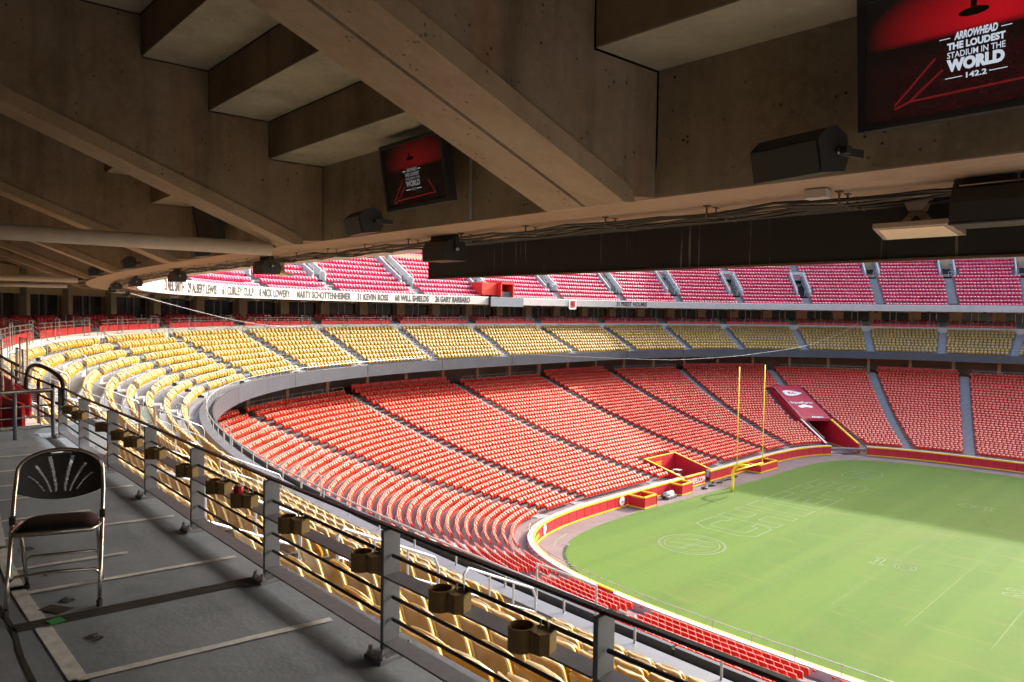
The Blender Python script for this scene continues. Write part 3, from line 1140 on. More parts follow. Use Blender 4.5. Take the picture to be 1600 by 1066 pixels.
# rails and red screens at the back of alternate sections
for j, i in enumerate(range(len(low.aisles) - 1)):
    a, b = low.aisles[i] + .9, low.aisles[i + 1] - .9
    P, g = LB.at(np.arange(a, b, .8))
    if j % 2 == 0:
        for zz in (.35, .7, 1.05):
            MB().tube([(p[0] + q[0] * .5, p[1] + q[1] * .5, lowz(33) + zz + .1) for p, q in zip(P, g)], .025, 5).build('rear_rail', STEEL, lower)
        for p, q in list(zip(P, g))[::2]:
            MB().tube([(p[0] + q[0] * .5, p[1] + q[1] * .5, lowz(33)), (p[0] + q[0] * .5, p[1] + q[1] * .5, lowz(33) + 1.15)], .025, 5).build('rear_rail_post', STEEL, lower)
    else:
        nn = int((b - a) / 1.5)
        for q in range(nn):
            s0 = a + q * (b - a) / nn
            mesh('rear_panel', *sweep(LB, s0 + .05, s0 + (b - a) / nn - .05, [(1.0, lowz(33) + .35), (1.0, lowz(33) + 1.25), (1.06, lowz(33) + 1.25), (1.06, lowz(33) + .35)]), REDPANEL, lower)

# ------------------------------------------------------------------ stands: club deck
club = tag(empty('club_stand'), 'club deck of gold seats with slate fascia above the red stand', 'grandstand')
for i in range(len(gold.aisles) - 1):
    gb = Bowl(gold.w, gold.I, gold.O, NG, goldz, gold.aisles, gold.hw)
    gb.rows = NG
    v, f = [], []
    # nine rows only: the tenth curve is the back edge
    class _B(Bowl):
        pass
    v, f = gold.terraces(i)
    mesh('terrace', v, f, TERR, club)
for i in range(len(gold.aisles)):
    v, f = gold.stairs(i, 0, NG - 1)
    mesh('aisle_stairs', v, f, AISLE, club)
SA, SB = -104, 128
mesh('front_walk', *sweep(AF, SA, SB, [(.3, 12.5), (.3, 12.95), (1.4, 12.95), (1.4, 12.5)]), M('blue grey walkway', (.30, .33, .40), .7, var=.1, vscale=1), club)
mesh('parapet', *sweep(AF, 30, SB, [(.62, 12.9), (.62, 13.27), (.74, 13.27), (.74, 12.9)]), concrete('parapet concrete', (.42, .36, .28), (.33, .27, .2), .1, .2), club)
mesh('ledge', *sweep(AF, 36, SB, [(.32, 13.24), (.32, 13.28), (.76, 13.30), (.78, 13.27), (.76, 13.25)]), M('ledge metal', (.11, .12, .145), .45, .3, var=.15, vscale=1.5), club)
mesh('board_housing', *sweep(AF, SA, SB, [(.08, 12.4), (.08, 13.16), (.31, 13.12), (.31, 12.4)]), BLACK, club)
js = list(np.arange(-104 + 1.0, 128, 12.05))
for a, b in zip(js[:-1], js[1:]):
    mesh('fascia_panel', *sweep(AF, a + .03, b - .03, [(0, 12.14), (0, 13.33), (.09, 13.33), (.09, 12.14)], ds=1.0), FASCIA, club)
mesh('fascia_back', *sweep(AF, SA, SB, [(.05, 12.2), (.05, 13.28), (.088, 13.28), (.088, 12.2)]), BLACK, club)
mesh('underside', *sweep(AF, SA, SB, [(.02, 12.14), (.02, 12.3), (12, 12.42), (12, 12.25)]), M('club soffit', (.25, .2, .18), .8), club)
hr = tag(empty('front_handrail'), 'pale tube handrail on the front ledge of the club deck', 'handrail')
pm_ = MB().tube([(0, 0, 0), (0, 0, .40)], .024, 7).mesh('post', RAILW)
for s in np.arange(40, 126, 1.75):
    P, g = AF.at(s)
    inst('post', pm_, (P[0, 0] + g[0, 0] * .40, P[0, 1] + g[0, 1] * .40, 13.28), 0, hr)
P, g = AF.at(np.arange(20, 126, .7))
MB().tube([(p[0] + q[0] * .40, p[1] + q[1] * .40, 13.68) for p, q in zip(P, g)], .028, 8).build('top_rail', RAILW, hr, True)
# taller guard frames at the foot of each aisle
for i, a in enumerate(gold.aisles):
    P, g = BK.at(a)
    j = int(np.argmin(np.linalg.norm(AF.P - gold.curve(0)[np.argmin(abs(gold.w - a))], axis=1)))
    s0 = AF.L[j]
    if s0 < 30:
        continue
    Pq, gq = AF.at(np.linspace(s0 - .8, s0 + .8, 7))
    pts = [(p[0] + q[0] * .4, p[1] + q[1] * .4, 14.05) for p, q in zip(Pq, gq)]
    fr = MB().tube([(pts[0][0], pts[0][1], 13.28)] + pts + [(pts[-1][0], pts[-1][1], 13.28)], .025, 6)
    fr.build('aisle_guard', RAILW, hr)
# section numbers on the back of the parapet
for k, (num, s) in enumerate((('204', 96.3), ('203', 97.7))):
    me = font_mesh(num, .26, FNUM, .01, 1.0)
    P, g = AF.at(s)
    inst('section_number', me, (P[0, 0] + g[0, 0] * .583, P[0, 1] + g[0, 1] * .744, 12.97), rot=(math.pi / 2, 0, math.atan2(g[0, 1], g[0, 0]) + math.pi / 2), parent=club)

# aisle handrails on the club deck (white tube loops)
ordn = ['first', 'second', 'third', 'fourth', 'fifth', 'sixth', 'seventh', 'eighth', 'ninth', 'tenth', 'eleventh', 'twelfth', 'thirteenth', 'fourteenth', 'fifteenth', 'sixteenth', 'seventeenth', 'eighteenth', 'nineteenth', 'twentieth', 'twenty-first', 'twenty-second', 'twenty-third', 'twenty-fourth']


def ordw(n):
    if n <= len(ordn):
        return ordn[n - 1]
    tens = {2: 'twent', 3: 'thirt', 4: 'fort', 5: 'fift', 6: 'sixt', 7: 'sevent', 8: 'eight', 9: 'ninet'}
    h, r_ = divmod(n, 100)
    pre = 'hundred and ' if h else ''
    if r_ == 0:
        return 'hundredth'
    if r_ <= 20:
        return pre + ordn[r_ - 1]
    t, u = divmod(r_, 10)
    return pre + (tens[t] + 'ieth' if u == 0 else tens[t] + 'y-' + ordn[u - 1])


def rail_on_aisle(i, ka, kb, lat, nm, label, mat, hh=.88, wire=True):
    r = empty(nm)
    pts, feet = [], []
    for kk in np.linspace(ka, kb, 4):
        C = gold.curve(kk)
        L = gold.lengths(C)
        l = np.interp(gold.aisles[i], gold.w, L)
        P, _ = gold.pt(C, L, np.array([l + lat]))
        z = goldz(kk)
        feet.append((P[0, 0], P[0, 1], z - .1))
        pts.append((P[0, 0], P[0, 1], z + hh))
    a, b = Vector(pts[0]), Vector(pts[-1])
    d = (b - a).normalized()
    loop = [Vector(feet[0]) + d * .02, a - Vector((0, 0, .14)), a + d * .10, b - d * .12, b - Vector((0, 0, .12)), Vector(feet[-1])]
    MB().tube(loop, .024, 7).build('top_tube', mat, r, True)
    MB().tube([Vector(p) - Vector((0, 0, .42)) for p in (pts[0], pts[-1])], .018, 6).build('mid_tube', mat, r)
    for q in (1, 2):
        MB().tube([feet[q], (pts[q][0], pts[q][1], pts[q][2] - .02)], .02, 6).build('post', mat, r)
    tag(r, label, 'handrail', 'aisle handrails on the gold seating deck')


order_a = [i for i, a in enumerate(gold.aisles) if a > 10]
for c_, i in enumerate(order_a):
    far = len(order_a) - c_
    for j, (ka, kb) in enumerate(((.3, 2.6), (3.3, 5.6), (6.3, 8.6))):
        rail_on_aisle(i, ka, kb, .05, 'aisle_handrail', 'pale tube handrail, %s flight of the %s gold aisle from the near railing' % (['lower', 'middle', 'upper'][j], ordn[far - 1]), RAILW)

# ------------------------------------------------------------------ seats


def shell(prof, wid, nx, curve, thick, rim=True, back=True):
    """moulded sheet: prof [(y,z)], wid half widths; quads only"""
    n = len(prof)
    us = np.linspace(-1, 1, nx + 1)
    pr = np.array(prof, float)
    d = np.gradient(pr, axis=0)
    nm = np.stack([d[:, 1], -d[:, 0]], 1)
    nm /= np.linalg.norm(nm, axis=1)[:, None]
    v = []
    for layer in (0, 1):
        for i in range(n):
            for u in us:
                y = pr[i, 0] + curve * u * u - (nm[i, 0] * thick if layer else 0)
                z = pr[i, 1] - (nm[i, 1] * thick if layer else 0)
                v.append((u * wid[i], y, z))
    m = nx + 1
    f = []
    for i in range(n - 1):
        for j in range(nx):
            a = i * m + j
            f.append((a, a + 1, a + m + 1, a + m))
            if back:
                b = n * m + a
                f.append((b, b + m, b + m + 1, b + 1))
    if rim:
        for j in range(nx):
            a = (n - 1) * m + j
            f.append((a, a + 1, n * m + a + 1, n * m + a))
        for i in range(n - 1):
            for j in (0, nx):
                a, b = i * m + j, (i + 1) * m + j
                q = (a, b, n * m + b, n * m + a)
                f.append(q if j == 0 else q[::-1])
    return v, f


def resample(prof, wid, n):
    t = np.linspace(0, 1, len(prof))
    T = np.linspace(0, 1, n)
    p = np.array(prof)
    # smooth by Catmull-like cubic through numpy polyfit
    deg = min(4, len(prof) - 1)
    py, pz, pw2 = (np.polyval(np.polyfit(t, p[:, 0], deg), T), np.polyval(np.polyfit(t, p[:, 1], deg), T), np.interp(T, t, wid))
    return list(zip(py, pz)), list(pw2)


BACK_P = [(.06, .36), (.03, .50), (-.01, .64), (-.05, .76), (-.10, .83)]
BACK_W = [.215, .238, .243, .235, .17]
PAN_P = [(.15, .38), (.215, .46), (.205, .55), (.12, .69), (.01, .80)]
PAN_W = [.20, .22, .22, .21, .165]
fb_v, fb_f = shell([BACK_P[i] for i in (0, 2, 3, 4)], [BACK_W[i] for i in (0, 2, 3, 4)], 2, .035, .045)
fp_v, fp_f = shell([PAN_P[i] for i in (0, 2, 3, 4)], [PAN_W[i] for i in (0, 2, 3, 4)], 2, -.02, .04, True, False)
FAR_PAN = np.r_[np.zeros(len(fb_f), np.int32), np.ones(len(fp_f), np.int32)]
FAR_V = np.array(fb_v + fp_v)
FAR_F = np.array(fb_f + [tuple(i + len(fb_v) for i in q) for q in fp_f])


def seat_meshes(name, mat, near, pmat, rim=None):
    nx, n = (12, 12) if near else (4, 5)
    bp, bw = resample(BACK_P, BACK_W, n)
    if near:   # rounded upper corners
        T = np.linspace(0, 1, n)
        bw = [.21 + .022 * min(1, t * 3) if t < .70 else .232 - .085 * ((t - .70) / .30) ** 2.6 for t in T]
    v, f = shell(bp, bw, nx, .018, .022)
    mb = MB().add(v, f)
    nf = len(mb.f)
    if near:
        m = nx + 1
        edge = [v[n * m + i * m] for i in range(2, n)] + [v[n * m + (n - 1) * m + j] for j in range(1, nx + 1)] + [v[n * m + i * m + nx] for i in range(n - 2, 1, -1)]
        mb.tube([(x, y - .004, z) for x, y, z in edge], .014, 6)
    back = mb.mesh(name + '_backrest', mat)
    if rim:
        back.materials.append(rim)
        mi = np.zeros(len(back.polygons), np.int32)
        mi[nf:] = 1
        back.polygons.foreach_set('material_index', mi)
    pp, pw2 = resample(PAN_P, PAN_W, n)
    if near:
        pw2 = [.18 + .02 * min(1, t * 3) if t < .7 else .20 - .06 * ((t - .7) / .3) ** 2.4 for t in np.linspace(0, 1, n)]
    v, f = shell(pp, pw2, nx, -.02, .028)
    mb = MB().add(v, f)
    if near:
        m = nx + 1
        edge = [v[n * m + i * m] for i in range(2, n)] + [v[n * m + (n - 1) * m + j] for j in range(1, nx + 1)] + [v[n * m + i * m + nx] for i in range(n - 2, 1, -1)]
        mb.tube(edge, .012, 6)
    pan = mb.mesh(name + '_pan', pmat)
    br = MB()
    for x in (-.25, .25):
        br.box((x, .04, .30), (.03, .10, .20))
        br.box((x, -.02, .42), (.025, .22, .04))
    br.box((0, -.035, .40), (.5, .02, .03))
    brk = br.mesh(name + '_bracket', IRON)
    for me in (back, pan):
        me.polygons.foreach_set('use_smooth', np.ones(len(me.polygons), bool))
    return back, pan, brk


def stuff(name, seats, mat, label, cat, pmat=None):
    n = len(seats)
    pos = np.array([s[:3] for s in seats])
    yaw = np.array([s[3] for s in seats]) + rng.normal(0, .02, n)
    c, s_ = np.cos(yaw), np.sin(yaw)
    V = FAR_V
    pan = (np.arange(len(V)) >= len(fb_v)) * 1.0
    lean = rng.normal(0, .07, n)[:, None] * pan[None, :] * (V[None, :, 2] - .38)
    VY = V[None, :, 1] + lean
    X = V[None, :, 0] * c[:, None] - VY * s_[:, None] + pos[:, None, 0]
    Y = V[None, :, 0] * s_[:, None] + VY * c[:, None] + pos[:, None, 1]
    Z = np.repeat(V[None, :, 2], n, 0) + pos[:, None, 2] + rng.normal(0, .006, n)[:, None]
    co = np.stack([X, Y, Z], 2).reshape(-1, 3)
    m = len(V)
    F = (FAR_F[None] + (np.arange(n) * m)[:, None, None]).reshape(-1, 4)
    me = bpy.data.meshes.new(name)
    me.vertices.add(len(co))
    me.vertices.foreach_set('co', co.ravel())
    me.loops.add(F.size)
    me.loops.foreach_set('vertex_index', F.ravel().astype(np.int32))
    me.polygons.add(len(F))
    me.polygons.foreach_set('loop_start', np.arange(0, F.size, 4, dtype=np.int32))
    me.polygons.foreach_set('use_smooth', np.ones(len(F), bool))
    me.update(calc_edges=True)
    a = me.attributes.new('tint', 'FLOAT', 'POINT')
    a.data.foreach_set('value', np.repeat(rng.random(n), m).astype(np.float32))
    o_ = link(name, me, mat)
    if pmat:
        me.materials.append(pmat)
        me.polygons.foreach_set('material_index', np.tile(FAR_PAN, n))
    return tag(o_, label, cat, kind='stuff')


def visible(seats, ymin=330, m=260):
    P = np.array([s[:3] for s in seats]) + np.array([0, 0, .6])
    x, y, z = project(P)
    ok = (z > .5) & (x > -m) & (x < 1600 + m) & (y > ymin) & (y < 1066 + m)
    infr = ok & (x > 2) & (x < 1598) & (y > 2) & (y < 1064)
    return [s for s, k in zip(seats, ok) if k], [bool(k) for k, q in zip(infr, ok) if q], [float(d) for d, q in zip(z, ok) if q]


def hidden_by_club(s):
    """behind the club deck's front edge as seen from the platform"""
    q = np.array([s[0], s[1], s[2] + .7])
    t = np.linspace(0, 1, 200)[:, None]
    X = CAMP + (q - CAMP) * t
    ins = np.abs((X[:, 0] - XC) / AF.a) ** AF.n + np.abs(X[:, 1] / AF.b) ** AF.n < 1
    if not ins.any():
        return True
    return X[np.argmax(ins), 2] < 13.4


def split(seats, infr, dist, n=300, hid=None):
    idx = []
    for i in np.argsort(dist):
        if infr[i] and not (hid and hid(seats[i])):
            idx.append(int(i))
            if len(idx) == n:
                break
    st = set(idx)
    return [seats[i] for i in idx], [seats[i] for i in range(len(seats)) if i not in st]


def place(seats, name, meshes, rowlab, cat, parts=True):
    """rowlab(seat) -> (what it is and its row); the place in the row completes the label"""
    back, pan, brk = meshes
    rows = {}
    for s in seats:
        rows.setdefault(rowlab(s), []).append(s)
    for lab, lst in rows.items():
        px = project(np.array([q[:3] for q in lst]))[0]
        for j, i in enumerate(np.argsort(-px)):
            s = lst[int(i)]
            if parts:
                r = empty(name, s[:3], s[3] + random.gauss(0, .012))
                inst('backrest', back, (0, 0, 0), 0, r)
                inst('seat_pan', pan, (0, 0, 0), 0, r, rot=(random.gauss(0, .03), 0, 0))
                if brk:
                    inst('bracket', brk, (0, 0, 0), 0, r)
            else:
                r = inst(name, back, s[:3], s[3])
            tag(r, '%s, %s from the right' % (lab[0], ordw(j + 1)), cat, lab[1])


# gold
gs = []
for k in range(NG - 1):
    gs += gold.seats(k, .55, .50)
gs, inf_, ds_ = visible(gs)
gn, gf = split(gs, inf_, ds_)
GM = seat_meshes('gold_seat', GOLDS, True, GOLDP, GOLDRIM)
place(gn, 'gold_seat', GM, lambda s: ('gold folding seat, %s row below the guardrail' % ordn[NG - 2 - s[4]], 'gold seats below the guardrail'), 'stadium seat')
stuff('distant_gold_seats', gf, GOLDS, 'ranks of gold folding seats sweeping round the club deck', 'stadium seats', GOLDP)
# red
BOXSKIP = lambda p: -12.0 < p[0] < -5 and -3.6 < p[1] < 3.2


def red_ok(s):
    d = np.array(s[:2]) - TUN_C
    if abs(d @ TUN_E) < 2.75 and d @ TUN_D < 18.8:
        return False
    if 2.75 <= -(d @ TUN_E) < 3.6 and 7 < d @ TUN_D < 18.8:
        return False
    return not BOXSKIP(s)


rs = []
for k in range(NL):
    rs += [s for s in low.seats(k, .50, .46) if red_ok(s)]
rs, inf_, ds_ = visible(rs)
rn, rf = split(rs, inf_, ds_, 300, hidden_by_club)
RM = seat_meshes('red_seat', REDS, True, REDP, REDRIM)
place(rn, 'red_seat', (RM[0], RM[1], None), lambda s: ('red folding seat, %s row up from the near field wall' % ordw(s[4] + 1), 'red seats of the near stand'), 'stadium seat')
stuff('distant_red_seats', rf, REDS, 'ranks of red folding seats filling the lower stand', 'stadium seats', REDP)
# crimson upper deck
us = []


def up_ok(s):
    return True


VOM = {}
for i, a in enumerate(upper.aisles):
    VOM[i] = (3, 9)


def vom_skip(s):
    # keep the bay of each entrance free of seats
    k = s[4]
    P = np.array(s[:2])
    for i, a in enumerate(upper.aisles):
        k0, k1 = (3, 9) if a > UAw[10] - 3 else (9, 15)
        if k0 <= k <= k1:
            C = upper.curve(k)
            q = C[np.argmin(abs(upper.w - a))]
            if np.linalg.norm(P - q) < 1.55:
                return False
    return True


for k in range(22):
    us += [s for s in upper.seats(k, .50, .42) if vom_skip(s)]
us, inf_, ds_ = visible(us, 345)


def below_soffit(s):
    x, y, _ = project(np.array([s[:3]]))
    x, y = x[0], y[0]
    return y > (452 - (x - 216) * .1147 if x < 690 else 444 - (x - 690) * .032)


un, uf = split(us, [a and below_soffit(s) for a, s in zip(inf_, us)], ds_)
fm = bpy.data.meshes.new('crimson_seat')
fm.from_pydata([tuple(p) for p in FAR_V], [], [tuple(q) for q in FAR_F])
fm.update()
fm.materials.append(PINKS)
fm.materials.append(PINKP)
fm.polygons.foreach_set('material_index', FAR_PAN)
fm.polygons.foreach_set('use_smooth', np.ones(len(fm.polygons), bool))
place(un, 'crimson_seat', (fm, None, None), lambda s: ('crimson seat, %s row above the near end of the name band' % ordw(s[4] + 1), 'crimson seats of the upper deck'), 'stadium seat', parts=False)
stuff('distant_crimson_seats', uf, PINKS, 'ranks of faded crimson seats on the far upper deck', 'stadium seats', PINKP)
print('SEATS', len(gn), len(gf), len(rn), len(rf), len(un), len(uf))

# ------------------------------------------------------------------ far upper deck
up = tag(empty('upper_deck'), 'upper deck of crimson seats above a white band with black names', 'grandstand')
for i in range(len(upper.aisles) - 1):
    v, f = upper.terraces(i, step=2.5)
    mesh('terrace', v, f, TERR, up)
for i in range(len(upper.aisles)):
    k0 = 9 if upper.aisles[i] > UAw[10] - 3 else 15
    v, f = upper.stairs(i, k0, NU - 1, 1)
    mesh('aisle_stairs', v, f, AISLE, up)
    v, f = upper.stairs(i, 0, 3 if k0 == 9 else 9, 2)
    mesh('aisle_stairs', v, f, AISLE, up)
# remaining far side beyond the last aisle, raised shade wall on the rim
wa, wb = upper.w[0], upper.aisles[0]
ext = Bowl(wu, Iu, Ou, NU, upz, [wu[2], upper.aisles[0] - .0], .01)
v, f = ext.terraces(0, step=4)
mesh('terrace', v, f, TERR, up)
ro = UO
mesh('shade_rim_wall', *sweep(UO, -230, 60, [(0, upz(49)), (0, upz(49) + 8.6), (.4, upz(49) + 8.6), (.4, 30), (.0, 30)], ds=3), WHITEC, up)  # unseen wall, height made up to place the shade edge on the field
mesh('deck_underside', *sweep(UR, -150, 70, [(2.0, 20.2), (2.2, 20.5), (39, 45.5), (39, 45.0)], ds=2.5), CONC_L, up)
band = tag(empty('name_band'), 'white band with black names round the upper deck front', 'fascia')
S_W0, S_W1 = -135, UR.s_of_x(50)
mesh('band', *sweep(UR, S_W0, S_W1, [(0, 19.99), (0, 20.96), (.04, 21.0), (.35, 21.0), (.35, 19.99)], ds=.8), WHITEC, band)
BLK = M('black lettering', (.02, .02, .022), .6)
for body, a, b in (('13 NEIL SMITH', 64.1, 58.7), ('29 ALBERT LEWIS', 57.8, 51.4), ('61 CURLEY CULP', 50.3, 44.3), ('8 NICK LOWERY', 43.3, 37.9), ('MARTY SCHOTTENHEIMER', 36.8, 27.7), ('31 KEVIN ROSS', 26.6, 21.4), ('68 WILL SHIELDS', 20.3, 14.5), ('26 GARY BARBARO', 13.4, 7.2), ('31 PRIEST HOLMES', -22.8, -29.1)):
    ring_text(body, UR, (a + b) / 2, 20.19, .98, BLK, band, .035, .7, .025, abs(a - b))
mesh('seat_front_rail', *sweep(UR, S_W0, 70, [(.12, 21.0), (.12, 21.06), (.2, 21.06), (.2, 21.0)], ds=1.5), WHITEC, band)
# entrances in the upper deck
VRED = M('entrance red sign', (.55, .03, .06), .5)
for i, a in enumerate(upper.aisles):
    j = int(np.argmin(abs(upper.w - a)))
    hi = not (a > UAw[10] - 3)
    k0, k1 = (9, 15) if hi else (3, 9)
    p0, p1 = upper.curve(k0)[j], upper.curve(k1)[j]
    d = (p1 - p0)
    Ld = np.linalg.norm(d)
    d /= Ld
    e = np.array([-d[1], d[0]])
    z0, z1 = upz(k0), upz(k1)
    vm = tag(empty('deck_entrance', (p0[0], p0[1], z0)), 'grey walled stair entrance in the %s aisle of the upper deck from the near end' % ordn[len(upper.aisles) - 1 - i], 'entrance', 'stair entrances in the upper deck')
    o_ = Vector((p0[0], p0[1], z0))
    W2 = 1.05

    def q3(r, l, z):
        return Vector((p0[0] + d[0] * r + e[0] * l, p0[1] + d[1] * r + e[1] * l, z)) - o_
    for l in (-W2, W2):
        sgn = 1 if l > 0 else -1
        MB().poly([q3(-.1, l, z0 - .2), q3(Ld + .8, l, z0 - .2), q3(Ld + .8, l, z1 + .95), q3(Ld * .98, l, z1 + .75), q3(-.1, l, z0 + .75)], (e[0] * .16 * sgn, e[1] * .16 * sgn, 0)).build('side_wall', GREYW, vm)
        MB().tube([q3(-.1, l + .08 * sgn, z0 + .5), q3(-.1, l + .08 * sgn, z0 + 1.2), q3(Ld, l + .08 * sgn, z1 + 1.25)], .045, 6).build('handrail', WHITEC, vm)
    MB().poly([q3(-.1, -W2, z0 - .02), q3(Ld + .7, -W2, z0 - .02), q3(Ld + .7, W2, z0 - .02), q3(-.1, W2, z0 - .02)], (0, 0, .015)).build('landing', TERR, vm)
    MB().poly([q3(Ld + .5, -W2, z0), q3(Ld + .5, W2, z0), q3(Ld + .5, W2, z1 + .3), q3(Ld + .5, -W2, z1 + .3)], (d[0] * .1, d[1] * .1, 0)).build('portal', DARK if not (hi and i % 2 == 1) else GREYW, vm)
    MB().poly([q3(Ld + .3, -W2 - .1, z1 + .1), q3(Ld + .3, W2 + .1, z1 + .1), q3(Ld + .3, W2 + .1, z1 + .95), q3(Ld + .3, -W2 - .1, z1 + .95)], (d[0] * .25, d[1] * .25, 0)).build('lintel', GREYW, vm)
    MB().poly([q3(Ld + .28, -W2 * .7, z1 + .2), q3(Ld + .28, W2 * .7, z1 + .2), q3(Ld + .28, W2 * .7, z1 + .42), q3(Ld + .28, -W2 * .7, z1 + .42)], (d[0] * .015, d[1] * .015, 0)).build('lintel_sign', VRED, vm)
    fr = MB()
    for l in (-W2 + .1, -.1):
        fr.tube([q3(-.08, l, z0), q3(-.08, l, z0 + .95)], .035, 6)
    fr.tube([q3(-.08, -W2 + .1, z0 + .95), q3(-.08, -.1, z0 + .95)], .035, 6)
    fr.build('front_rail', WHITEC, vm)
# scoreboard-like camera pod and badge on the band
pod = tag(empty('camera_pod'), 'red box hood standing over a slate panel on the white band', 'camera pod')
P, g = UR.at(np.array([-.2, -5.4]))
REDPOD = M('red pod paint', (.62, .03, .015), .5)


def podbox(s0, s1, o0, o1, z0, z1, m, nm):
    mesh(nm, *sweep(UR, s0, s1, [(o0, z0), (o0, z1), (o1, z1), (o1, z0)], ds=2), m, pod)


podbox(4.50, 1.45, .5, 2.6, 21.3, 23.0, REDPOD, 'left_block')
podbox(1.45, -1.00, -.2, 2.4, 22.85, 23.15, REDPOD, 'hood_top')
podbox(-0.75, -1.00, -.2, 2.4, 21.1, 22.85, REDPOD, 'hood_side')
podbox(1.60, 1.40, -.2, 2.4, 21.1, 22.85, REDPOD, 'hood_side')
podbox(1.40, -0.75, .1, .3, 21.1, 21.8, FASCIA, 'hood_sill')
podbox(1.40, -0.75, 2.2, 2.35, 21.1, 22.85, DARK, 'hood_back')
podbox(3.70, -2.80, -.28, -.05, 19.75, 21.0, M('slate pod panel', (.17, .2, .24), .5), 'front_panel')
podbox(3.75, 3.65, -.4, -.02, 19.75, 21.05, BLACK, 'panel_edge')
bd = tag(empty('square_badge'), 'white rounded square badge with red and black pattern on the band', 'badge')
for nm, sz, m, iw in (('plate', .78, WSIGN, .10), ('emblem', .52, M('badge red', (.6, .03, .04), .5), .115)):
    pts = []
    for cx_, cz_, a0 in ((1, 1, 0), (-1, 1, 90), (-1, -1, 180), (1, -1, 270)):
        for t in (0, 45, 90):
            pts.append((cx_ * sz * .78 + sz * .22 * math.cos(rad(a0 + t)), cz_ * sz * .78 + sz * .22 * math.sin(rad(a0 + t))))
    ring_disc(UR, -13.36, 20.3, 1, 1, m, bd, nm, shape=pts, inw=iw)
for k in range(4):
    a = k * math.pi / 4 + .2
    dx, dz = .42 * math.cos(a), .42 * math.sin(a)
    nx_, nz_ = -.05 * math.sin(a), .05 * math.cos(a)
    ring_disc(UR, -13.36, 20.3, 1, 1, BLK, bd, 'emblem_bar', shape=[(-dx - nx_, -dz - nz_), (dx - nx_, dz - nz_), (dx + nx_, dz + nz_), (-dx + nx_, -dz + nz_)], inw=.122 + k * .002)

# ------------------------------------------------------------------ suite level
SUI_END = BK.s_of_x(25.2)
suite = tag(empty('suite_terrace'), 'terrace of dark red suite seats behind the gold deck', 'terrace')
mesh('curb_wall', *sweep(BK, -112, SUI_END, [(.02, 16.0), (.02, 17.36), (.22, 17.36), (.22, 16.0)]), WHITEC, suite)
mesh('front_floor', *sweep(BK, -112, SUI_END, [(.2, 17.0), (.2, 17.26), (1.5, 17.26), (1.5, 17.0)]), TERR, suite)
mesh('rear_floor', *sweep(BK, -112, SUI_END, [(1.5, 17.0), (1.5, 17.68), (5.4, 17.68), (5.4, 17.0)]), TERR, suite)
ga = [a for a in gold.aisles if a < SUI_END - 3] + [SUI_END]
seats_s = []
for i in range(len(ga) - 1):
    a, b = ga[i] + .75, ga[i + 1] - .75
    nn = max(1, int((b - a) / 1.45))
    for q in range(nn):
        s0 = a + q * (b - a) / nn
        mesh('red_panel', *sweep(BK, s0 + .04, s0 + (b - a) / nn - .04, [(.06, 17.39), (.06, 17.78), (.09, 17.78), (.09, 17.39)]), REDPANEL, suite)
        P, g = BK.at(s0)
        MB().tube([(P[0, 0] + g[0, 0] * .12, P[0, 1] + g[0, 1] * .12, 17.3), (P[0, 0] + g[0, 0] * .12, P[0, 1] + g[0, 1] * .12, 18.15)], .025, 6).build('rail_post', STEEL, suite)
    P, g = BK.at(np.arange(a, b, .8))
    for zz in (17.92, 18.15):
        MB().tube([(p[0] + w_[0] * .12, p[1] + w_[1] * .12, zz) for p, w_ in zip(P, g)], .025, 6).build('rail', STEEL, suite)
    # gate block at the aisle and small glazed screens
    P, g = BK.at(ga[i])
    rz = math.atan2(g[0, 1], g[0, 0])
    MB().box((P[0, 0] + g[0, 0] * .9, P[0, 1] + g[0, 1] * .9, 16.9), (1.6, 1.25, 1.0), rz).build('gate_stairs', GREYPAINT, suite)
    for lat in (-.68, .68):
        tx, ty = -g[0, 1] * lat, g[0, 0] * lat
        MB().tube([(P[0, 0] + tx + g[0, 0] * q_, P[0, 1] + ty + g[0, 1] * q_, z_) for q_, z_ in ((-.3, 16.6), (-.3, 17.6), (.4, 18.1), (1.6, 18.45), (1.6, 17.4))], .024, 6).build('gate_rail', STEEL, suite)
    for fr_ in (.06, .62):
        s0 = a + (b - a) * fr_
        Pa, g_ = BK.at(np.array([s0, s0 + .9]))
        fr = MB()
        c4 = [(Pa[0, 0] - g_[0, 0] * .04, Pa[0, 1] - g_[0, 1] * .04), (Pa[1, 0] - g_[1, 0] * .04, Pa[1, 1] - g_[1, 1] * .04)]
        fr.tube([(*c4[0], 17.2), (*c4[0], 18.35), (*c4[1], 18.35), (*c4[1], 17.2), (*c4[0], 17.2)], .025, 6)
        fr.build('screen_frame', STEEL, suite)
    for row, (off, zz) in enumerate(((1.15, 17.26), (2.15, 17.68), (3.0, 17.9))):
        if row == 2:
            continue
        n = int((b - a - .4) / .56)
        for q in range(n):
            if q % 7 == 6:
                continue
            s0 = a + .3 + q * .56
            P, g = BK.at(s0)
            seats_s.append((P[0, 0] + g[0, 0] * off, P[0, 1] + g[0, 1] * off, zz, math.atan2(g[0, 0], -g[0, 1]), row, i))
seats_s, inf_, ds_ = visible(seats_s)
sn, sf_ = split(seats_s, inf_, ds_)
fs = fm.copy()
fs.materials.clear()
fs.materials.append(SUITES)
fs.materials.append(SUITES)
place(sn, 'suite_chair', (fs, None, None), lambda s: ('dark red suite chair, %s row behind red panels' % ('front', 'rear')[s[4]], 'suite chairs'), 'chair', parts=False)
stuff('distant_suite_seats', sf_, SUITES, 'rows of dark red seats in the far suite boxes', 'suite seats')
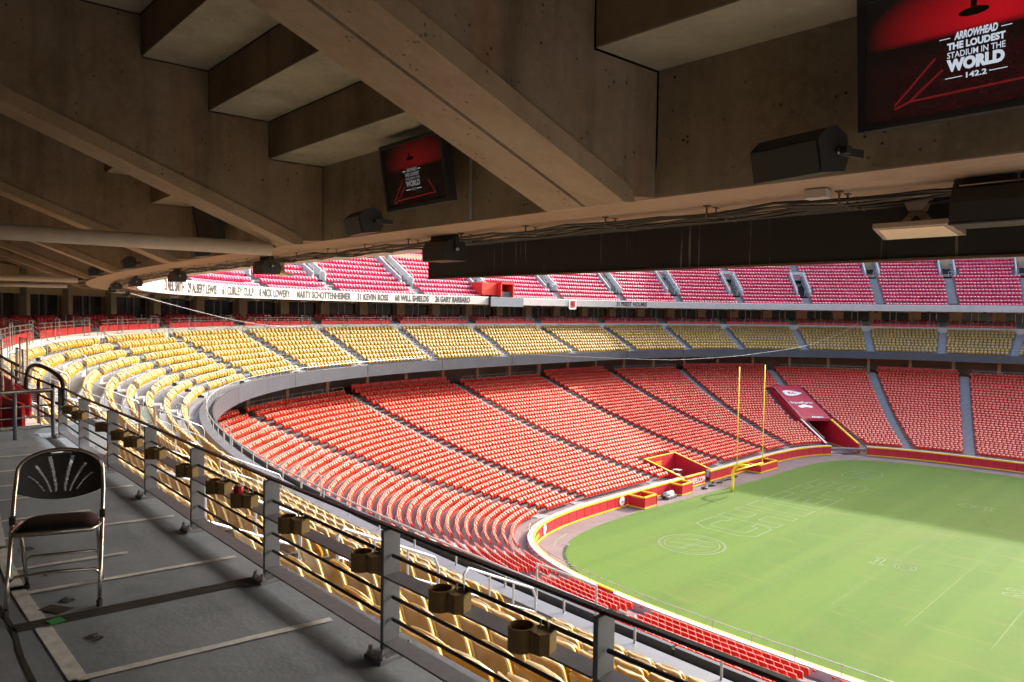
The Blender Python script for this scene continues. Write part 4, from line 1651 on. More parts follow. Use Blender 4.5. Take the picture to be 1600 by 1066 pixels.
# suite facade: bays of column, door and windows
fac = tag(empty('suite_facade'), 'suite fronts with beige columns and dark windows under the upper deck', 'facade')
FS0, FS1 = -118, CR.s_of_x(50)
mesh('rear_wall', *sweep(CR, FS0, FS1, [(.25, 17.0), (.25, 26.5), (.5, 26.5), (.5, 17.0)]), BEIGE, fac)
mesh('header', *sweep(CR, FS0, FS1, [(-.12, 19.85), (-.12, 21.6), (.24, 21.6), (.24, 19.85)]), BEIGE, fac)
mesh('sill', *sweep(CR, FS0, FS1, [(-.05, 17.0), (-.05, 18.1), (.24, 18.1), (.24, 17.0)]), BEIGE_D, fac)
BAY = 6.2
cm = MB().box((0, 0, 0), (.5, .55, 4.6), bev=.02).mesh('column', BEIGE_D)
wm1 = MB().box((0, 0, 0), (.04, 1.75, 1.72)).mesh('window', GLASS)
wm2 = MB().box((0, 0, 0), (.04, 1.25, 1.72)).mesh('window', GLASS)
dm = MB().box((0, 0, 0), (.04, .8, 2.3)).mesh('door', GLASS)
mm_ = MB().box((0, 0, 0), (.10, .07, 2.35)).mesh('mullion', STEEL)
pl_ = MB().box((0, 0, 0), (.10, 1.2, 2.6)).mesh('wall_panel', BEIGE)
for s in np.arange(FS0 + 2, FS1 - BAY, BAY):
    def put(nm, me, ds, z, off):
        P, g = CR.at(s + ds)
        inst(nm, me, (P[0, 0] + g[0, 0] * off, P[0, 1] + g[0, 1] * off, z), math.atan2(g[0, 1], g[0, 0]), fac)
    put('column', cm, 0, 19.3, -.28)
    put('window', wm1, 1.35, 18.98, .16)
    put('mullion', mm_, 2.3, 18.7, .10)
    put('door', dm, 2.8, 18.7, .16)
    put('mullion', mm_, 3.27, 18.7, .10)
    put('window', wm2, 4.0, 18.98, .16)
    put('wall_panel', pl_, 5.25, 18.6, .12)
# small fittings under the far soffit: lamps
lm = MB().box((0, 0, 0), (.5, .35, .12), bev=.03).mesh('soffit_lamp', RAILW)
sp_far = MB().box((0, 0, 0), (.35, .5, .35), bev=.06).mesh('soffit_speaker', SPK)
for k, s in enumerate(np.arange(-100, 70, 7.7)):
    P, g = UR.at(s)
    inst('soffit_speaker', sp_far, (P[0, 0] + g[0, 0] * 1.2, P[0, 1] + g[0, 1] * 1.2, 19.82), math.atan2(g[0, 1], g[0, 0]), up)
    P, g = UR.at(s + 3.2)
    inst('soffit_lamp', lm, (P[0, 0] + g[0, 0] * 1.1, P[0, 1] + g[0, 1] * 1.1, 19.86), math.atan2(g[0, 1], g[0, 0]), up)

# ------------------------------------------------------------------ near upper deck: soffit, rakers, treads
S_N1 = SR.s_of_x(47)
canopy = tag(empty('deck_canopy'), 'concrete underside of the upper deck overhead, stepped above the rakers', 'deck underside')
ia = [i for i in range(0, 8001, 12) if UR.P[i, 0] < 47.5 and (UR.P[i, 1] < 0 or UR.P[i, 0] < 30)]
va, fa = [], []
for i in ia:
    (ax, ay), (bx_, by_) = UR.P[i], SR.P[i]
    ux, uy = bx_ - ax, by_ - ay
    ln = math.hypot(ux, uy)
    ax, ay = ax + ux / ln * .03, ay + uy / ln * .03
    va += [(ax, ay, 19.996), (bx_, by_, 20.05), (bx_, by_, 20.30), (ax, ay, 20.30)]
for k in range(len(ia) - 1):
    q = 4 * k
    fa += [(q, q + 4, q + 5, q + 1), (q + 1, q + 5, q + 6, q + 2), (q + 2, q + 6, q + 7, q + 3), (q + 3, q + 7, q + 4, q)]
mesh('soffit_slab', va, fa, CONC_P, canopy)
TRD, RIS, NT = .76, .478, 13
x1 = 34.21
S1 = SR.s_of_x(x1)
rk_s = [S1 + 5.62 * k for k in (2, 1)] + [S1 - 5.62 * k for k in range(0, 22)]


def frame_at(s):
    P, g = SR.at(s)
    return P[0], g[0]


def stair_pts():
    pts = [(0.0, 21.05)]
    for k in range(NT):
        pts.append((TRD * (k + 1), 21.05 + RIS * k))
        pts.append((TRD * (k + 1), 21.05 + RIS * (k + 1)))
    return pts


def under(t):
    return 20.03 + .395 * (t - .36)


for i, s in enumerate(rk_s):
    P, g = frame_at(s)
    tau = np.array([-g[1], g[0]])
    if tau[0] < 0:
        tau = -tau          # towards +x side
    if abs(tau[0]) < .2 and tau[1] > 0:
        tau = -tau
    dbl = (i == 2)
    nm_ = ['', '', 'wide double concrete raker beam with a dark central joint overhead', 'concrete raker beam left of the small television'][i] if i < 4 else 'concrete raker beam, %s beyond the wide double beam' % ordn[i - 3]
    if i < 2:
        nm_ = 'concrete raker beam right of the large television' if i == 1 else 'concrete raker beam past the large television'
    rk = tag(empty('raker_beam', (P[0], P[1], 20.0)), nm_, 'beam', 'raker beams under the deck')
    o_ = Vector((P[0], P[1], 20.0))

    def q2(t, l, z):
        return Vector((P[0] + g[0] * t + tau[0] * l, P[1] + g[1] * t + tau[1] * l, z)) - o_
    T = TRD * NT
    prof = [(0.005, 20.055), (.36, 20.03), (T, under(T))] + [(t, z - .012) for t, z in stair_pts()[::-1][1:]]
    spans = ((0, -.36), (-.40, -.78)) if dbl else ((0, -.5),)
    for a, b in spans:
        v = [q2(t if t > .01 else .01, a, z) for t, z in prof]
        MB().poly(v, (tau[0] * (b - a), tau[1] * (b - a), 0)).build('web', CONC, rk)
        # bottom chord, a little proud of the web
        pr = [(.30, 19.985), (.42, 19.975), (T, under(T) - .05), (T, under(T) + .10), (.42, 20.13), (.30, 20.05)]
        e1, e2 = (a + .03, b - (.03 if not dbl else 0)) if a == 0 else (a, b - .03)
        v = [q2(t, e1, z) for t, z in pr]
        MB().poly(v, (tau[0] * (e2 - e1), tau[1] * (e2 - e1), 0)).build('bottom_chord', CONC_B, rk)
    if dbl:
        v = [q2(.3, -.36, 20.02), q2(T, -.36, under(T) + .02), q2(T, -.36, under(T) + .2), q2(.3, -.36, 20.2)]
        MB().poly(v, (tau[0] * -.04, tau[1] * -.04, 0)).build('joint_seal', M('joint sealant', (.07, .055, .04), .9), rk)
# front wall and tread units bay by bay
for i in range(len(rk_s) - 1):
    sA, sB = rk_s[i + 1], rk_s[i]
    w0 = sA
    gapR = .78 if i == 1 else .5
    a, b = sA + .012, sB - gapR - .012
    rows = NT if i < 6 else 6
    mesh('front_wall', *sweep(SR, a, b, [(0.003, 20.06), (0.003, 21.05), (-.28, 21.05), (-.28, 20.06)], ds=1.4), CONC_W, canopy)
    for k in range(rows):
        z = 21.05 + RIS * k
        t = TRD * k
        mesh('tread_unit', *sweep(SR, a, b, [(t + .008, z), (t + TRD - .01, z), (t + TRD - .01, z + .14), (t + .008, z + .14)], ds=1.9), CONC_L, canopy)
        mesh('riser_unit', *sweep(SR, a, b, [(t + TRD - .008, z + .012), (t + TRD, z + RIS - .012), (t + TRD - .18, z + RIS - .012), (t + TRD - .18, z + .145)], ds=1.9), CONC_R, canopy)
mesh('light_block_slab', *sweep(SR, -120, S_N1, [(-1.7, 20.7), (-1.7, 21.0), (0, 21.4), (TRD * NT + 3, 21.4 + RIS * NT + 2), (TRD * NT + 3, 21.0 + RIS * NT + 2), (.1, 21.22)], ds=2), DARK, canopy)  # backing slab added above the treads to block light
mesh('rear_closure', *sweep(SR, -120, S_N1, [(TRD * NT - .3, 17.2), (TRD * NT - .3, 30), (TRD * NT, 30), (TRD * NT, 17.2)], ds=3), BEIGE, canopy)
# tie tubes
for x, lab in ((28.75, 'pale horizontal tie tube at the beam left of the small television'), (12.2, 'second pale horizontal tie tube, farther along the deck'), (3.5, 'third pale horizontal tie tube, smallest and farthest')):
    P, g = frame_at(SR.s_of_x(x))
    tt = MB().tube([(P[0] + g[0] * t - .6, P[1] + g[1] * t, 19.93) for t in (.5, 3, 8)], .09, 12)
    tag(tt.build('tie_tube', M('tie tube paint', (.48, .41, .35), .6, var=.15, vscale=5), None, True), lab, 'pipe', 'tie tubes under the deck')
# black wind screen hung from the soffit edge


def screen_mat():
    m = bpy.data.materials.new('black screen sheet')
    m.use_nodes = True
    nt = m.node_tree
    b = nt.nodes['Principled BSDF']
    b.inputs['Roughness'].default_value = .6
    tc = nt.nodes.new('ShaderNodeTexCoord')
    mp = nt.nodes.new('ShaderNodeMapping')
    mp.inputs['Scale'].default_value = (7.0, 7.0, .25)
    nt.links.new(tc.outputs['Object'], mp.inputs[0])
    nz = nt.nodes.new('ShaderNodeTexNoise')
    nz.inputs['Scale'].default_value = 4.0
    nz.inputs['Detail'].default_value = 3
    nt.links.new(mp.outputs[0], nz.inputs['Vector'])
    r = nt.nodes.new('ShaderNodeValToRGB')
    r.color_ramp.elements[0].position = .655
    r.color_ramp.elements[0].color = (.0065, .006, .0055, 1)
    r.color_ramp.elements[1].position = .70
    r.color_ramp.elements[1].color = (.12, .11, .09, 1)
    nt.links.new(nz.outputs[0], r.inputs[0])
    nt.links.new(r.outputs[0], b.inputs['Base Color'])
    return m


SCR = screen_mat()
ws = tag(empty('wind_screen'), 'long black screen hanging from the front edge of the concrete soffit', 'screen')
a = UR.s_of_x(29.55)
b = UR.s_of_x(46)
pn = np.arange(a, b, 1.22)
for s0 in pn:
    mesh('sheet', *sweep(UR, s0, s0 + 1.218, [(.37, 19.575), (.37, 19.992), (.40, 19.992), (.40, 19.575)], ds=.6), SCR, ws)
mesh('bottom_strip', *sweep(UR, a, b, [(.36, 19.555), (.36, 19.573), (.42, 19.573), (.42, 19.555)], ds=1), M('rusty strip', (.10, .05, .03), .7), ws)
mesh('top_angle', *sweep(UR, a, b, [(.405, 19.965), (.405, 19.994), (.43, 19.994), (.415, 19.965)], ds=1), BLACK, ws)

# cables along the soffit
cb = tag(empty('cable_run'), 'bundle of black cables on hooks along the concrete soffit', 'cables')
sc_ = np.arange(UR.s_of_x(-18), UR.s_of_x(46), .22)
for j in range(7):
    off = .64 + .035 * j + (0.20 if j > 3 else 0)
    zb_ = 19.985 - .010 * (j % 3)
    ph = rng.uniform(0, 6, 3)
    P, g = UR.at(sc_)
    wob = .03 * np.sin(sc_ * .9 + ph[0]) + .02 * np.sin(sc_ * 2.3 + ph[1])
    sag = .022 * np.abs(np.sin(sc_ * math.pi / 1.1 + ph[2] * .1)) + .012 * np.sin(sc_ * 3.1 + ph[1])
    MB().tube([(P[k, 0] + g[k, 0] * (off + wob[k]), P[k, 1] + g[k, 1] * (off + wob[k]), zb_ - sag[k]) for k in range(len(sc_))], .008 if j % 2 else .012, 5).build('cable', CABLE, cb)
hk = MB()
for dx in (-.07, .07):
    hk.box((dx, 0, -.045), (.012, .012, .09))
    hk.box((dx, 0, -.004), (.05, .04, .010))
hk.box((0, .0, -.09), (.17, .012, .012))
hkm = hk.mesh('hook', M('hook steel', (.20, .15, .12), .5, .6))
for s in np.arange(UR.s_of_x(-12), UR.s_of_x(44), 1.1):
    for off in (.68, .98):
        P, g = UR.at(s + (.25 if off > 1.1 else 0))
        inst('hook', hkm, (P[0, 0] + g[0, 0] * off, P[0, 1] + g[0, 1] * off, 20.03), math.atan2(g[0, 1], g[0, 0]), cb)
P, g = UR.at(UR.s_of_x(35.45))
jb = MB().box((P[0, 0] + g[0, 0] * 1.2, P[0, 1] + g[0, 1] * 1.2, 20.0), (.16, .10, .07), .05, .01)
tag(jb.build('junction_box', M('junction box grey', (.42, .38, .34), .5)), 'small grey junction box on the soffit under the large speaker', 'junction box')

# ------------------------------------------------------------------ televisions


def screen_shader(st):
    m = bpy.data.materials.new('television picture')
    m.use_nodes = True
    nt = m.node_tree
    N, L = nt.nodes.new, nt.links.new
    b = nt.nodes['Principled BSDF']
    b.inputs['Base Color'].default_value = (.012, .012, .012, 1)
    b.inputs['Roughness'].default_value = .25
    tc = N('ShaderNodeTexCoord')
    sx = N('ShaderNodeSeparateXYZ')
    L(tc.outputs['Object'], sx.inputs[0])

    def mr(src, a, b_, c=0, d=1):
        r = N('ShaderNodeMapRange')
        r.inputs['From Min'].default_value = a
        r.inputs['From Max'].default_value = b_
        r.inputs['To Min'].default_value = c
        r.inputs['To Max'].default_value = d
        L(src, r.inputs['Value'])
        return r.outputs[0]

    def mul(a, b_):
        mm = N('ShaderNodeMath')
        mm.operation = 'MULTIPLY'
        L(a, mm.inputs[0])
        if isinstance(b_, float):
            mm.inputs[1].default_value = b_
        else:
            L(b_, mm.inputs[1])
        return mm.outputs[0]
    # sky: red patch in the upper middle; stands: dim speckle below
    gs_ = N('ShaderNodeTexGradient')
    gs_.gradient_type = 'SPHERICAL'
    mp = N('ShaderNodeMapping')
    mp.inputs['Location'].default_value = (-.12, 0, -.42)
    mp.inputs['Scale'].default_value = (1.7, 1, 2.3)
    L(tc.outputs['Object'], mp.inputs[0])
    L(mp.outputs[0], gs_.inputs[0])
    skyf = mul(mr(gs_.outputs[0], .05, .95), mr(sx.outputs['Z'], .07, .12))
    nz = N('ShaderNodeTexNoise')
    nz.inputs['Scale'].default_value = 55
    nz.inputs['Detail'].default_value = 3
    L(tc.outputs['Object'], nz.inputs['Vector'])
    ax = N('ShaderNodeMath')
    ax.operation = 'ABSOLUTE'
    L(sx.outputs['X'], ax.inputs[0])
    low_ = mul(mul(mr(nz.outputs[0], .5, .75, .15, 1.0), mr(ax.outputs[0], .62, .2)), mr(sx.outputs['Z'], .08, -.1))
    ad = N('ShaderNodeMath')
    ad.operation = 'ADD'
    L(skyf, ad.inputs[0])
    L(mul(low_, .10), ad.inputs[1])
    cr = N('ShaderNodeValToRGB')
    cr.color_ramp.elements[0].color = (.006, .004, .004, 1)
    cr.color_ramp.elements[1].color = (.85, .008, .02, 1)
    L(ad.outputs[0], cr.inputs[0])
    L(cr.outputs[0], b.inputs['Emission Color'])
    b.inputs['Emission Strength'].default_value = st
    return m


TVP, TVP2 = screen_shader(.12), screen_shader(.028)
TVW = emis('television lettering', (.62, .68, .78), .22)
TVW2 = emis('dim television lettering', (.62, .6, .6), .05)
TVR = emis('television field lines', (.6, .03, .04), .05)
TVD = M('television dark', (.012, .01, .01), .3)


def television(name, x, off, w, h, zc, label, tilt=-.16, yaw=0.0, on=True):
    P, g = frame_at(SR.s_of_x(x))
    # stands off the back face of the front wall, facing outward
    ang = math.atan2(g[1], g[0]) + math.pi / 2
    r = tag(empty(name, (P[0] + g[0] * off, P[1] + g[1] * off, zc)), label, 'television', 'televisions on the deck wall')
    r.rotation_euler = (tilt, 0, ang + yaw)
    # local: +x along the picture to the viewer's right, -y towards the viewer
    MB().box((0, .045, 0), (w, .09, h), bev=.008).build('case', BLACK, r)
    for c, s in (((0, -.006, h / 2 - .02), (w, .03, .04)), ((0, -.006, -h / 2 + .02), (w, .03, .04)), ((-w / 2 + .02, -.006, 0), (.04, .03, h - .08)), ((w / 2 - .02, -.006, 0), (.04, .03, h - .08))):
        MB().box(c, s, bev=.003).build('bezel', BLACK, r)
    pic = MB().box((0, 0, 0), (1, .004, 1)).build('picture', (TVP2 if x < 33 else TVP) if on else TVD, r)
    pic.scale = (w - .08, 1, h - .08)
    pic.location = (0, -.006, 0)
    MB().box((0, .16, 0), (.3, .16, .25)).build('bracket', BLACK, r)
    if not on:
        return r
    cz = -.055
    for body, zz, sz, wd, bold in (('ARROWHEAD', .075, .05, .21, .002), ('THE LOUDEST', .030, .045, .28, .0022), ('STADIUM IN THE', -.012, .042, .28, .0005), ('WORLD', -.075, .075, .28, .005), ('142.2', -.122, .036, .10, .001)):
        me = font_mesh(body, sz, TVW2 if x < 33 else TVW, bold, 1.0, 0, .22 if body == 'ARROWHEAD' else 0)
        co = np.zeros(len(me.vertices) * 3)
        me.vertices.foreach_get('co', co)
        wx = co[0::3].max() - co[0::3].min()
        inst('caption', me, (-.02, -.010, cz + zz * h / .72), rot=(math.pi / 2, 0, 0), parent=r, scale=(wd / wx, h / .72, 1))
    for x0, x2, zz in ((-.13, -.075, .088), (.14 + .03, .19 + .03, .088), (-.10, -.015, -.11), (.115, .20, -.11)):
        MB().box(((x0 + x2) / 2 - .07, -.0095, cz + zz * h / .72), (x2 - x0, .001, .004)).build('caption_rule', TVW, r)
    ln = MB()
    for a, b_ in (((-.36, -.26), (.38, -.24)), ((-.36, -.26), (-.18, -.12)), ((.38, -.24), (.27, -.10)), ((-.44, -.27), (-.22, -.05)), ((-.44, -.29), (-.36, -.26))):
        d = Vector((b_[0] - a[0], 0, b_[1] - a[1]))
        n_ = Vector((-d.z, 0, d.x)).normalized() * .006
        A_, B_ = Vector((a[0], -.009, a[1])), Vector((b_[0], -.009, b_[1]))
        ln.add([A_ - n_, B_ - n_, B_ + n_, A_ + n_], [(0, 1, 2, 3)])
    ln.build('picture_lines', TVR, r)
    el = [(-.03 + .075 * math.cos(t), -.0092, .155 + .022 * math.sin(t)) for t in np.linspace(0, 2 * math.pi, 20, endpoint=False)]
    mesh('picture_tower', el, [tuple(range(20))], TVD, r)
    MB().box((-.03, -.0094, .195), (.03, .001, .035)).build('picture_tower', TVD, r)
    return r


television('television', 36.56, .30, 1.30, .78, 20.63, 'large wall television showing red stadium picture and white slogan', .09, -.02)
television('television', 31.25, .30, 1.22, .72, 20.59, 'smaller looking television between two beams showing a red picture', .16, -.03)
television('television', 24.95, .36, 1.22, .72, 20.60, 'far dark television half hidden behind a beam', .16, -.03, False)
P, g = frame_at(SR.s_of_x(31.9))
cd_ = MB().tube([(P[0] + g[0] * .04, P[1] + g[1] * .04, 20.85), (P[0] + g[0] * .04, P[1] + g[1] * .04, 20.07)], .014, 8)
cd_.box((P[0] + g[0] * .05, P[1] + g[1] * .05, 20.9), (.08, .06, .10))
tag(cd_.build('wall_conduit', STEEL), 'thin vertical conduit on the wall beside the smaller television', 'conduit')


# ------------------------------------------------------------------ speakers


def wall_speaker(x, off, zc, label, yaw, sc1=1.0):
    P, g = frame_at(SR.s_of_x(x))
    r = tag(empty('wall_speaker', (P[0] + g[0] * off, P[1] + g[1] * off, zc), yaw), label, 'loudspeaker', 'black wall loudspeakers')
    w, d, h = .46 * sc1, .24 * sc1, .22 * sc1
    # trapezoid cabinet lying on its side: grille faces local -y and down
    prof = [(-.13, -.125), (-.17, .05), (-.10, .115), (-.02, .14), (.07, .10), (.10, .0), (.06, -.10)]
    v = [Vector((-w / 2, y * sc1, z * sc1)) for y, z in prof]
    MB().poly(v, (w, 0, 0)).build('cabinet', SPK, r)
    a, b = Vector((0, -.13 * sc1, -.125 * sc1)), Vector((0, -.17 * sc1, .05 * sc1))
    n_ = Vector((0, -(b - a).z, (b - a).y)).normalized() * -.0
    g4 = [Vector((-w / 2 + .012, a.y - .006, a.z + .01)), Vector((w / 2 - .012, a.y - .006, a.z + .01)), Vector((w / 2 - .012, b.y - .006, b.z - .01)), Vector((-w / 2 + .012, b.y - .006, b.z - .01))]
    MB().poly(g4, (0, -.004, -.001)).build('grille', GRILLE, r)
    MB().tube([(w / 2, 0, 0), (w / 2 + .02, 0, 0)], .022, 10).build('pivot_knob', STEEL, r, True)
    MB().box((w / 2 + .05, .0, 0), (.05, .05, .045)).box((w / 2 + .02, .10, 0), (.03, .2, .05)).build('bracket', SPK, r)
    return r


for k, x in enumerate((35.58, 30.3, 24.6, 19.0, 13.4, 7.8)):
    wall_speaker(x, .30, 20.13, ['large black wall loudspeaker left of the big television', 'black wall loudspeaker under the smaller television', 'third black wall loudspeaker along the concrete wall', 'fourth black wall loudspeaker along the concrete wall', 'fifth small black wall loudspeaker along the concrete wall', 'sixth tiny black wall loudspeaker along the concrete wall'][k], rad(-14), 1.12)


def soffit_speaker(x, label):
    s = UR.s_of_x(x)
    P, g = UR.at(s)
    off = 1.0
    r = tag(empty('soffit_speaker', (P[0, 0] + g[0, 0] * off, P[0, 1] + g[0, 1] * off, 20.03), math.atan2(g[0, 1], g[0, 0]) + math.pi / 2), label, 'loudspeaker', 'black loudspeakers hung from the soffit edge')
    prof = [(-.16, -.29), (-.165, -.17), (-.12, -.08), (.0, -.045), (.12, -.08), (.17, -.18), (.15, -.29)]
    MB().poly([Vector((-.23, y, z)) for y, z in prof], (.46, 0, 0)).build('cabinet', SPK, r)
    MB().box((0, 0, -.30), (.48, .30, .02), bev=.006).build('grille', GRILLE, r)
    MB().box((-.245, 0, -.12), (.02, .05, .18)).box((.245, 0, -.12), (.02, .05, .18)).box((0, 0, -.02), (.5, .05, .03)).build('yoke', SPK, r)
    MB().tube([(.24, 0, -.17), (.275, 0, -.17)], .02, 8).build('pivot_knob', STEEL, r, True)


for k, x in enumerate((36.52, 30.75, 25.4, 19.6, 14.1, 8.5, 2)):
    soffit_speaker(x, ['black loudspeaker hung from the soffit at the picture edge', 'black loudspeaker hung at the end of the black screen', 'third black loudspeaker hung from the soffit edge', 'fourth black loudspeaker hung from the soffit edge', 'fifth black loudspeaker hung from the soffit edge', 'sixth black loudspeaker hung from the soffit edge', 'seventh and smallest black loudspeaker hung from the soffit edge'][k])


def flood(x, label, off=.66):
    s = UR.s_of_x(x)
    P, g = UR.at(s)
    r = tag(empty('flood_light', (P[0, 0] + g[0, 0] * off, P[0, 1] + g[0, 1] * off, 20.02), math.atan2(g[0, 1], g[0, 0]) + math.pi / 2), label, 'light fitting', 'flat light fittings under the soffit')
    BZ = M('lamp bronze', (.36, .28, .22), .45, .2, var=.15, vscale=12)
    MB().box((0, 0, -.02), (.22, .16, .04), bev=.008).build('mount', BZ, r)
    MB().poly([(-.09, -.04, -.04), (.09, -.04, -.04), (.05, -.04, -.13), (-.05, -.04, -.13)], (0, .08, 0)).build('knuckle', BZ, r)
    MB().poly([(-.03, -.03, -.12), (.03, -.03, -.12), (.13, -.03, -.235), (.07, -.03, -.235), (0, -.03, -.16), (-.07, -.03, -.235), (-.13, -.03, -.235)], (0, .06, 0)).build('arm', BZ, r)
    MB().poly([(-.25, -.15, -.215), (.25, -.15, -.215), (.28, .13, -.275), (-.28, .13, -.275)], (0, 0, -.035)).build('housing', BZ, r)
    MB().poly([(-.215, -.125, -.2565), (.215, -.125, -.2565), (.24, .105, -.3065), (-.24, .105, -.3065)], (0, 0, -.006)).build('lens', M('lamp lens', (.72, .60, .42), .3), r)


for k, x in enumerate((35.93, 25.2, 10.5)):
    flood(x, ['flat bronze light fitting hanging before the black screen', 'second flat light fitting, left of the black screen', 'third flat light fitting, farthest along the soffit'][k])

# ------------------------------------------------------------------ near platform, floor markings
ZF = 17.434
SP0, SP1 = BK.s_of_x(26.3), BK.s_of_x(48)
plat = tag(mesh('platform_floor', *sweep(BK, SP0, SP1, [(-.02, 17.0), (-.02, ZF), (5.2, ZF), (5.2, 17.0)], ds=1.0), FLOOR), kind='structure')


def ry(x):
    """rail line"""
    return float(np.interp(x, [26.78, 28.12, 29.37, 30.7, 31.97, 33.33, 34.69, 36.05, 48], [-71.23, -71.36, -71.44, -71.54, -71.65, -71.75, -71.83, -71.89, -72.2]))


ZL = ZF + .004
MB().strip([(27.6, -72.25), (29.4, -72.50), (31.5, -72.83), (32.45, -72.93), (33.95, -73.0), (36, -73.06), (40, -73.1)], .075, ZL).build('painted_line', FLINE, plat)
for a, b in (((33.93, -72.98), (34.13, -71.84)), ((32.59, -72.9), (32.78, -71.75)), ((32.08, -72.88), (32.2, -72.25)), ((31.28, -72.78), (31.48, -71.66)), ((30.75, -72.7), (30.85, -72.1)), ((30.0, -72.6), (30.17, -71.53)), ((29.4, -72.5), (29.5, -71.9)), ((28.66, -72.4), (28.83, -71.4)), ((27.8, -72.28), (27.95, -71.4)), ((35.3, -73.0), (35.48, -71.95)), ((36.7, -73.05), (36.85, -72.0))):
    MB().strip([a, b], .05, ZL + .004).build('painted_line', FLINE, plat)
for ch, x, y in (('5', 33.55, -72.80), ('6', 32.90, -72.76), ('7', 32.34, -72.74), ('8', 31.70, -72.69), ('9', 31.0, -72.6)):
    me = font_mesh(ch, .13, FNUM, .004, 1.0)
    inst('stencil_number', me, (x, y, ZL + .002), rz=rad(97), parent=plat)
MB().strip([(32.93, -72.87), (33.0, -72.83)], .085, ZL + .002).build('stencil_diamond', FNUM, plat)
js_ = MB()
for k, dy in enumerate((-.035, 0, .035)):
    js_.box((33.2 + dy, -72.45, ZF + .006), (.026, 1.26, .012), rad(8) * -1)
tag(js_.build('joint_cover', M('joint rubber', (.035, .035, .037), .6, var=.4, vscale=30)), 'black ribbed strip across the floor at the railing post', 'floor strip')
mesh('green_tape', [(33.13, -72.94, ZF + .0145), (33.21, -72.93, ZF + .0145), (33.20, -72.86, ZF + .0145), (33.12, -72.87, ZF + .0145)], [(0, 1, 2, 3)], M('green tape', (.03, .28, .07), .6), plat)
ck = MB()
ck.strip([(31.8, -73.02), (32.5, -73.06), (32.76, -73.07), (33.11, -73.08), (33.5, -73.13), (33.81, -73.15), (34.6, -73.2), (36, -73.25)], .022, ZF + .003)
ck.build('floor_crack', M('crack filler', (.03, .03, .028), .9), plat)

# ------------------------------------------------------------------ guardrail
gr = tag(empty('guardrail'), 'low grey steel guardrail with rods between plate posts along the platform', 'railing')
posts = [26.78, 28.12, 29.37, 30.70, 31.97, 33.33, 34.69, 36.05, 37.4, 38.8]
RH = .63
pm1 = MB().box((0, 0, RH / 2), (.022, .105, RH), bev=.003).mesh('post', GREYPAINT)
bp_ = MB().box((0, 0, .012), (.13, .22, .024), bev=.004)
bpm = bp_.mesh('base_plate', GREYPAINT)
bt = MB()
for a, b in ((-.045, -.085), (.045, -.085), (-.045, .085), (.045, .085)):
    bt.tube([(a, b, .02), (a, b, .065)], .010, 6)
    bt.tube([(a, b, .024), (a, b, .040)], .018, 6)
btm = bt.mesh('anchor_bolts', STEEL)
for x in posts:
    y = ry(x)
    o_ = inst('post', pm1, (x, y, ZF), .05, gr)
    inst('base_plate', bpm, (0, 0, 0), 0, o_)
    inst('anchor_bolts', btm, (0, 0, 0), 0, o_)
for xa, xb in zip(posts[:-1], posts[1:]):
    A, B = Vector((xa, ry(xa), ZF)), Vector((xb, ry(xb), ZF))
    d = (B - A)
    L_ = d.length
    ang = math.atan2(d.y, d.x)
    c = (A + B) / 2
    MB().box((0, 0, 0), (L_ - .002, .032, .014), bev=.003).build('top_rail', DARKSTEEL, gr).matrix_world = Matrix.Translation(c + Vector((0, 0, RH + .006))) @ Matrix.Rotation(ang, 4, 'Z')
    for zz in (.405, .075):
        MB().box((0, 0, 0), (L_ - .026, .10, .010)).build('flat_bar', GREYPAINT, gr).matrix_world = Matrix.Translation(c + Vector((0, 0, zz))) @ Matrix.Rotation(ang, 4, 'Z')
    for zz in (.50, .295, .185):
        MB().tube([A + Vector((.02, 0, zz)), B + Vector((-.02, 0, zz))], .0095, 7).build('rod', DARKSTEEL, gr, True)


# cup holders
def tube_wall(r0, r1, z0, z1, seg=24):
    v, f = [], []
    for k in range(seg):
        a = 2 * math.pi * k / seg
        c, s = math.cos(a), math.sin(a)
        v += [(r1 * c, r1 * s, z0), (r1 * .99 * c, r1 * .99 * s, z1), (r0 * c, r0 * s, z1), (r0 * c, r0 * s, z0 + .008)]
    for k in range(seg):
        a, b = 4 * k, 4 * ((k + 1) % seg)
        for j in range(3):
            f.append((a + j, b + j, b + j + 1, a + j + 1))
    f.append(tuple(4 * k for k in range(seg))[::-1])
    f.append(tuple(4 * k + 3 for k in range(seg)))
    return v, f


cupm = MB().add(*tube_wall(.047, .053, -.047, .045)).mesh('cup', BROWNC)
clm = MB().box((.058, .004, 0), (.016, .07, .088), bev=.003).poly([(.066, -.035, -.04), (.098, -.045, -.04), (.128, -.02, -.04), (.128, .045, -.04), (.066, .045, -.04)], (0, 0, .082)).mesh('clamp', BROWNC)
cbt = MB().tube([(.076, .01, .04), (.076, .01, .075)], .004, 6).tube([(.105, .02, .04), (.105, .02, .068)], .004, 6).mesh('clamp_bolts', STEEL)
cups = (35.73, 35.22, 34.57, 33.74, 33.02, 32.56, 31.9, 31.04, 30.35, 29.89, 29.25, 28.17, 27.61)
for k, x in enumerate(cups):
    r = tag(empty('cup_holder', (x - .03, ry(x) - .075, 17.885), rad(18)), 'brown round cup holder clamped to the railing, %s from the right end' % ordn[k] if k else 'largest brown round cup holder clamped to the railing', 'cup holder', 'cup holders on the guardrail')
    inst('cup', cupm, (0, 0, 0), 0, r)
    inst('clamp', clm, (0, 0, 0), 0, r)
    inst('clamp_bolts', cbt, (0, 0, 0), 0, r)
cn = tag(empty('drink_can', (33.02 - .03, ry(33.02) - .075, 17.855)), 'red and silver drink can standing in a railing cup holder', 'can')
MB().tube([(0, 0, 0), (0, 0, .005), (0, 0, .105), (0, 0, .118)], [.028, .033, .033, .027], 20).build('body', M('can red', (.42, .02, .03), .3, .6), cn, True)
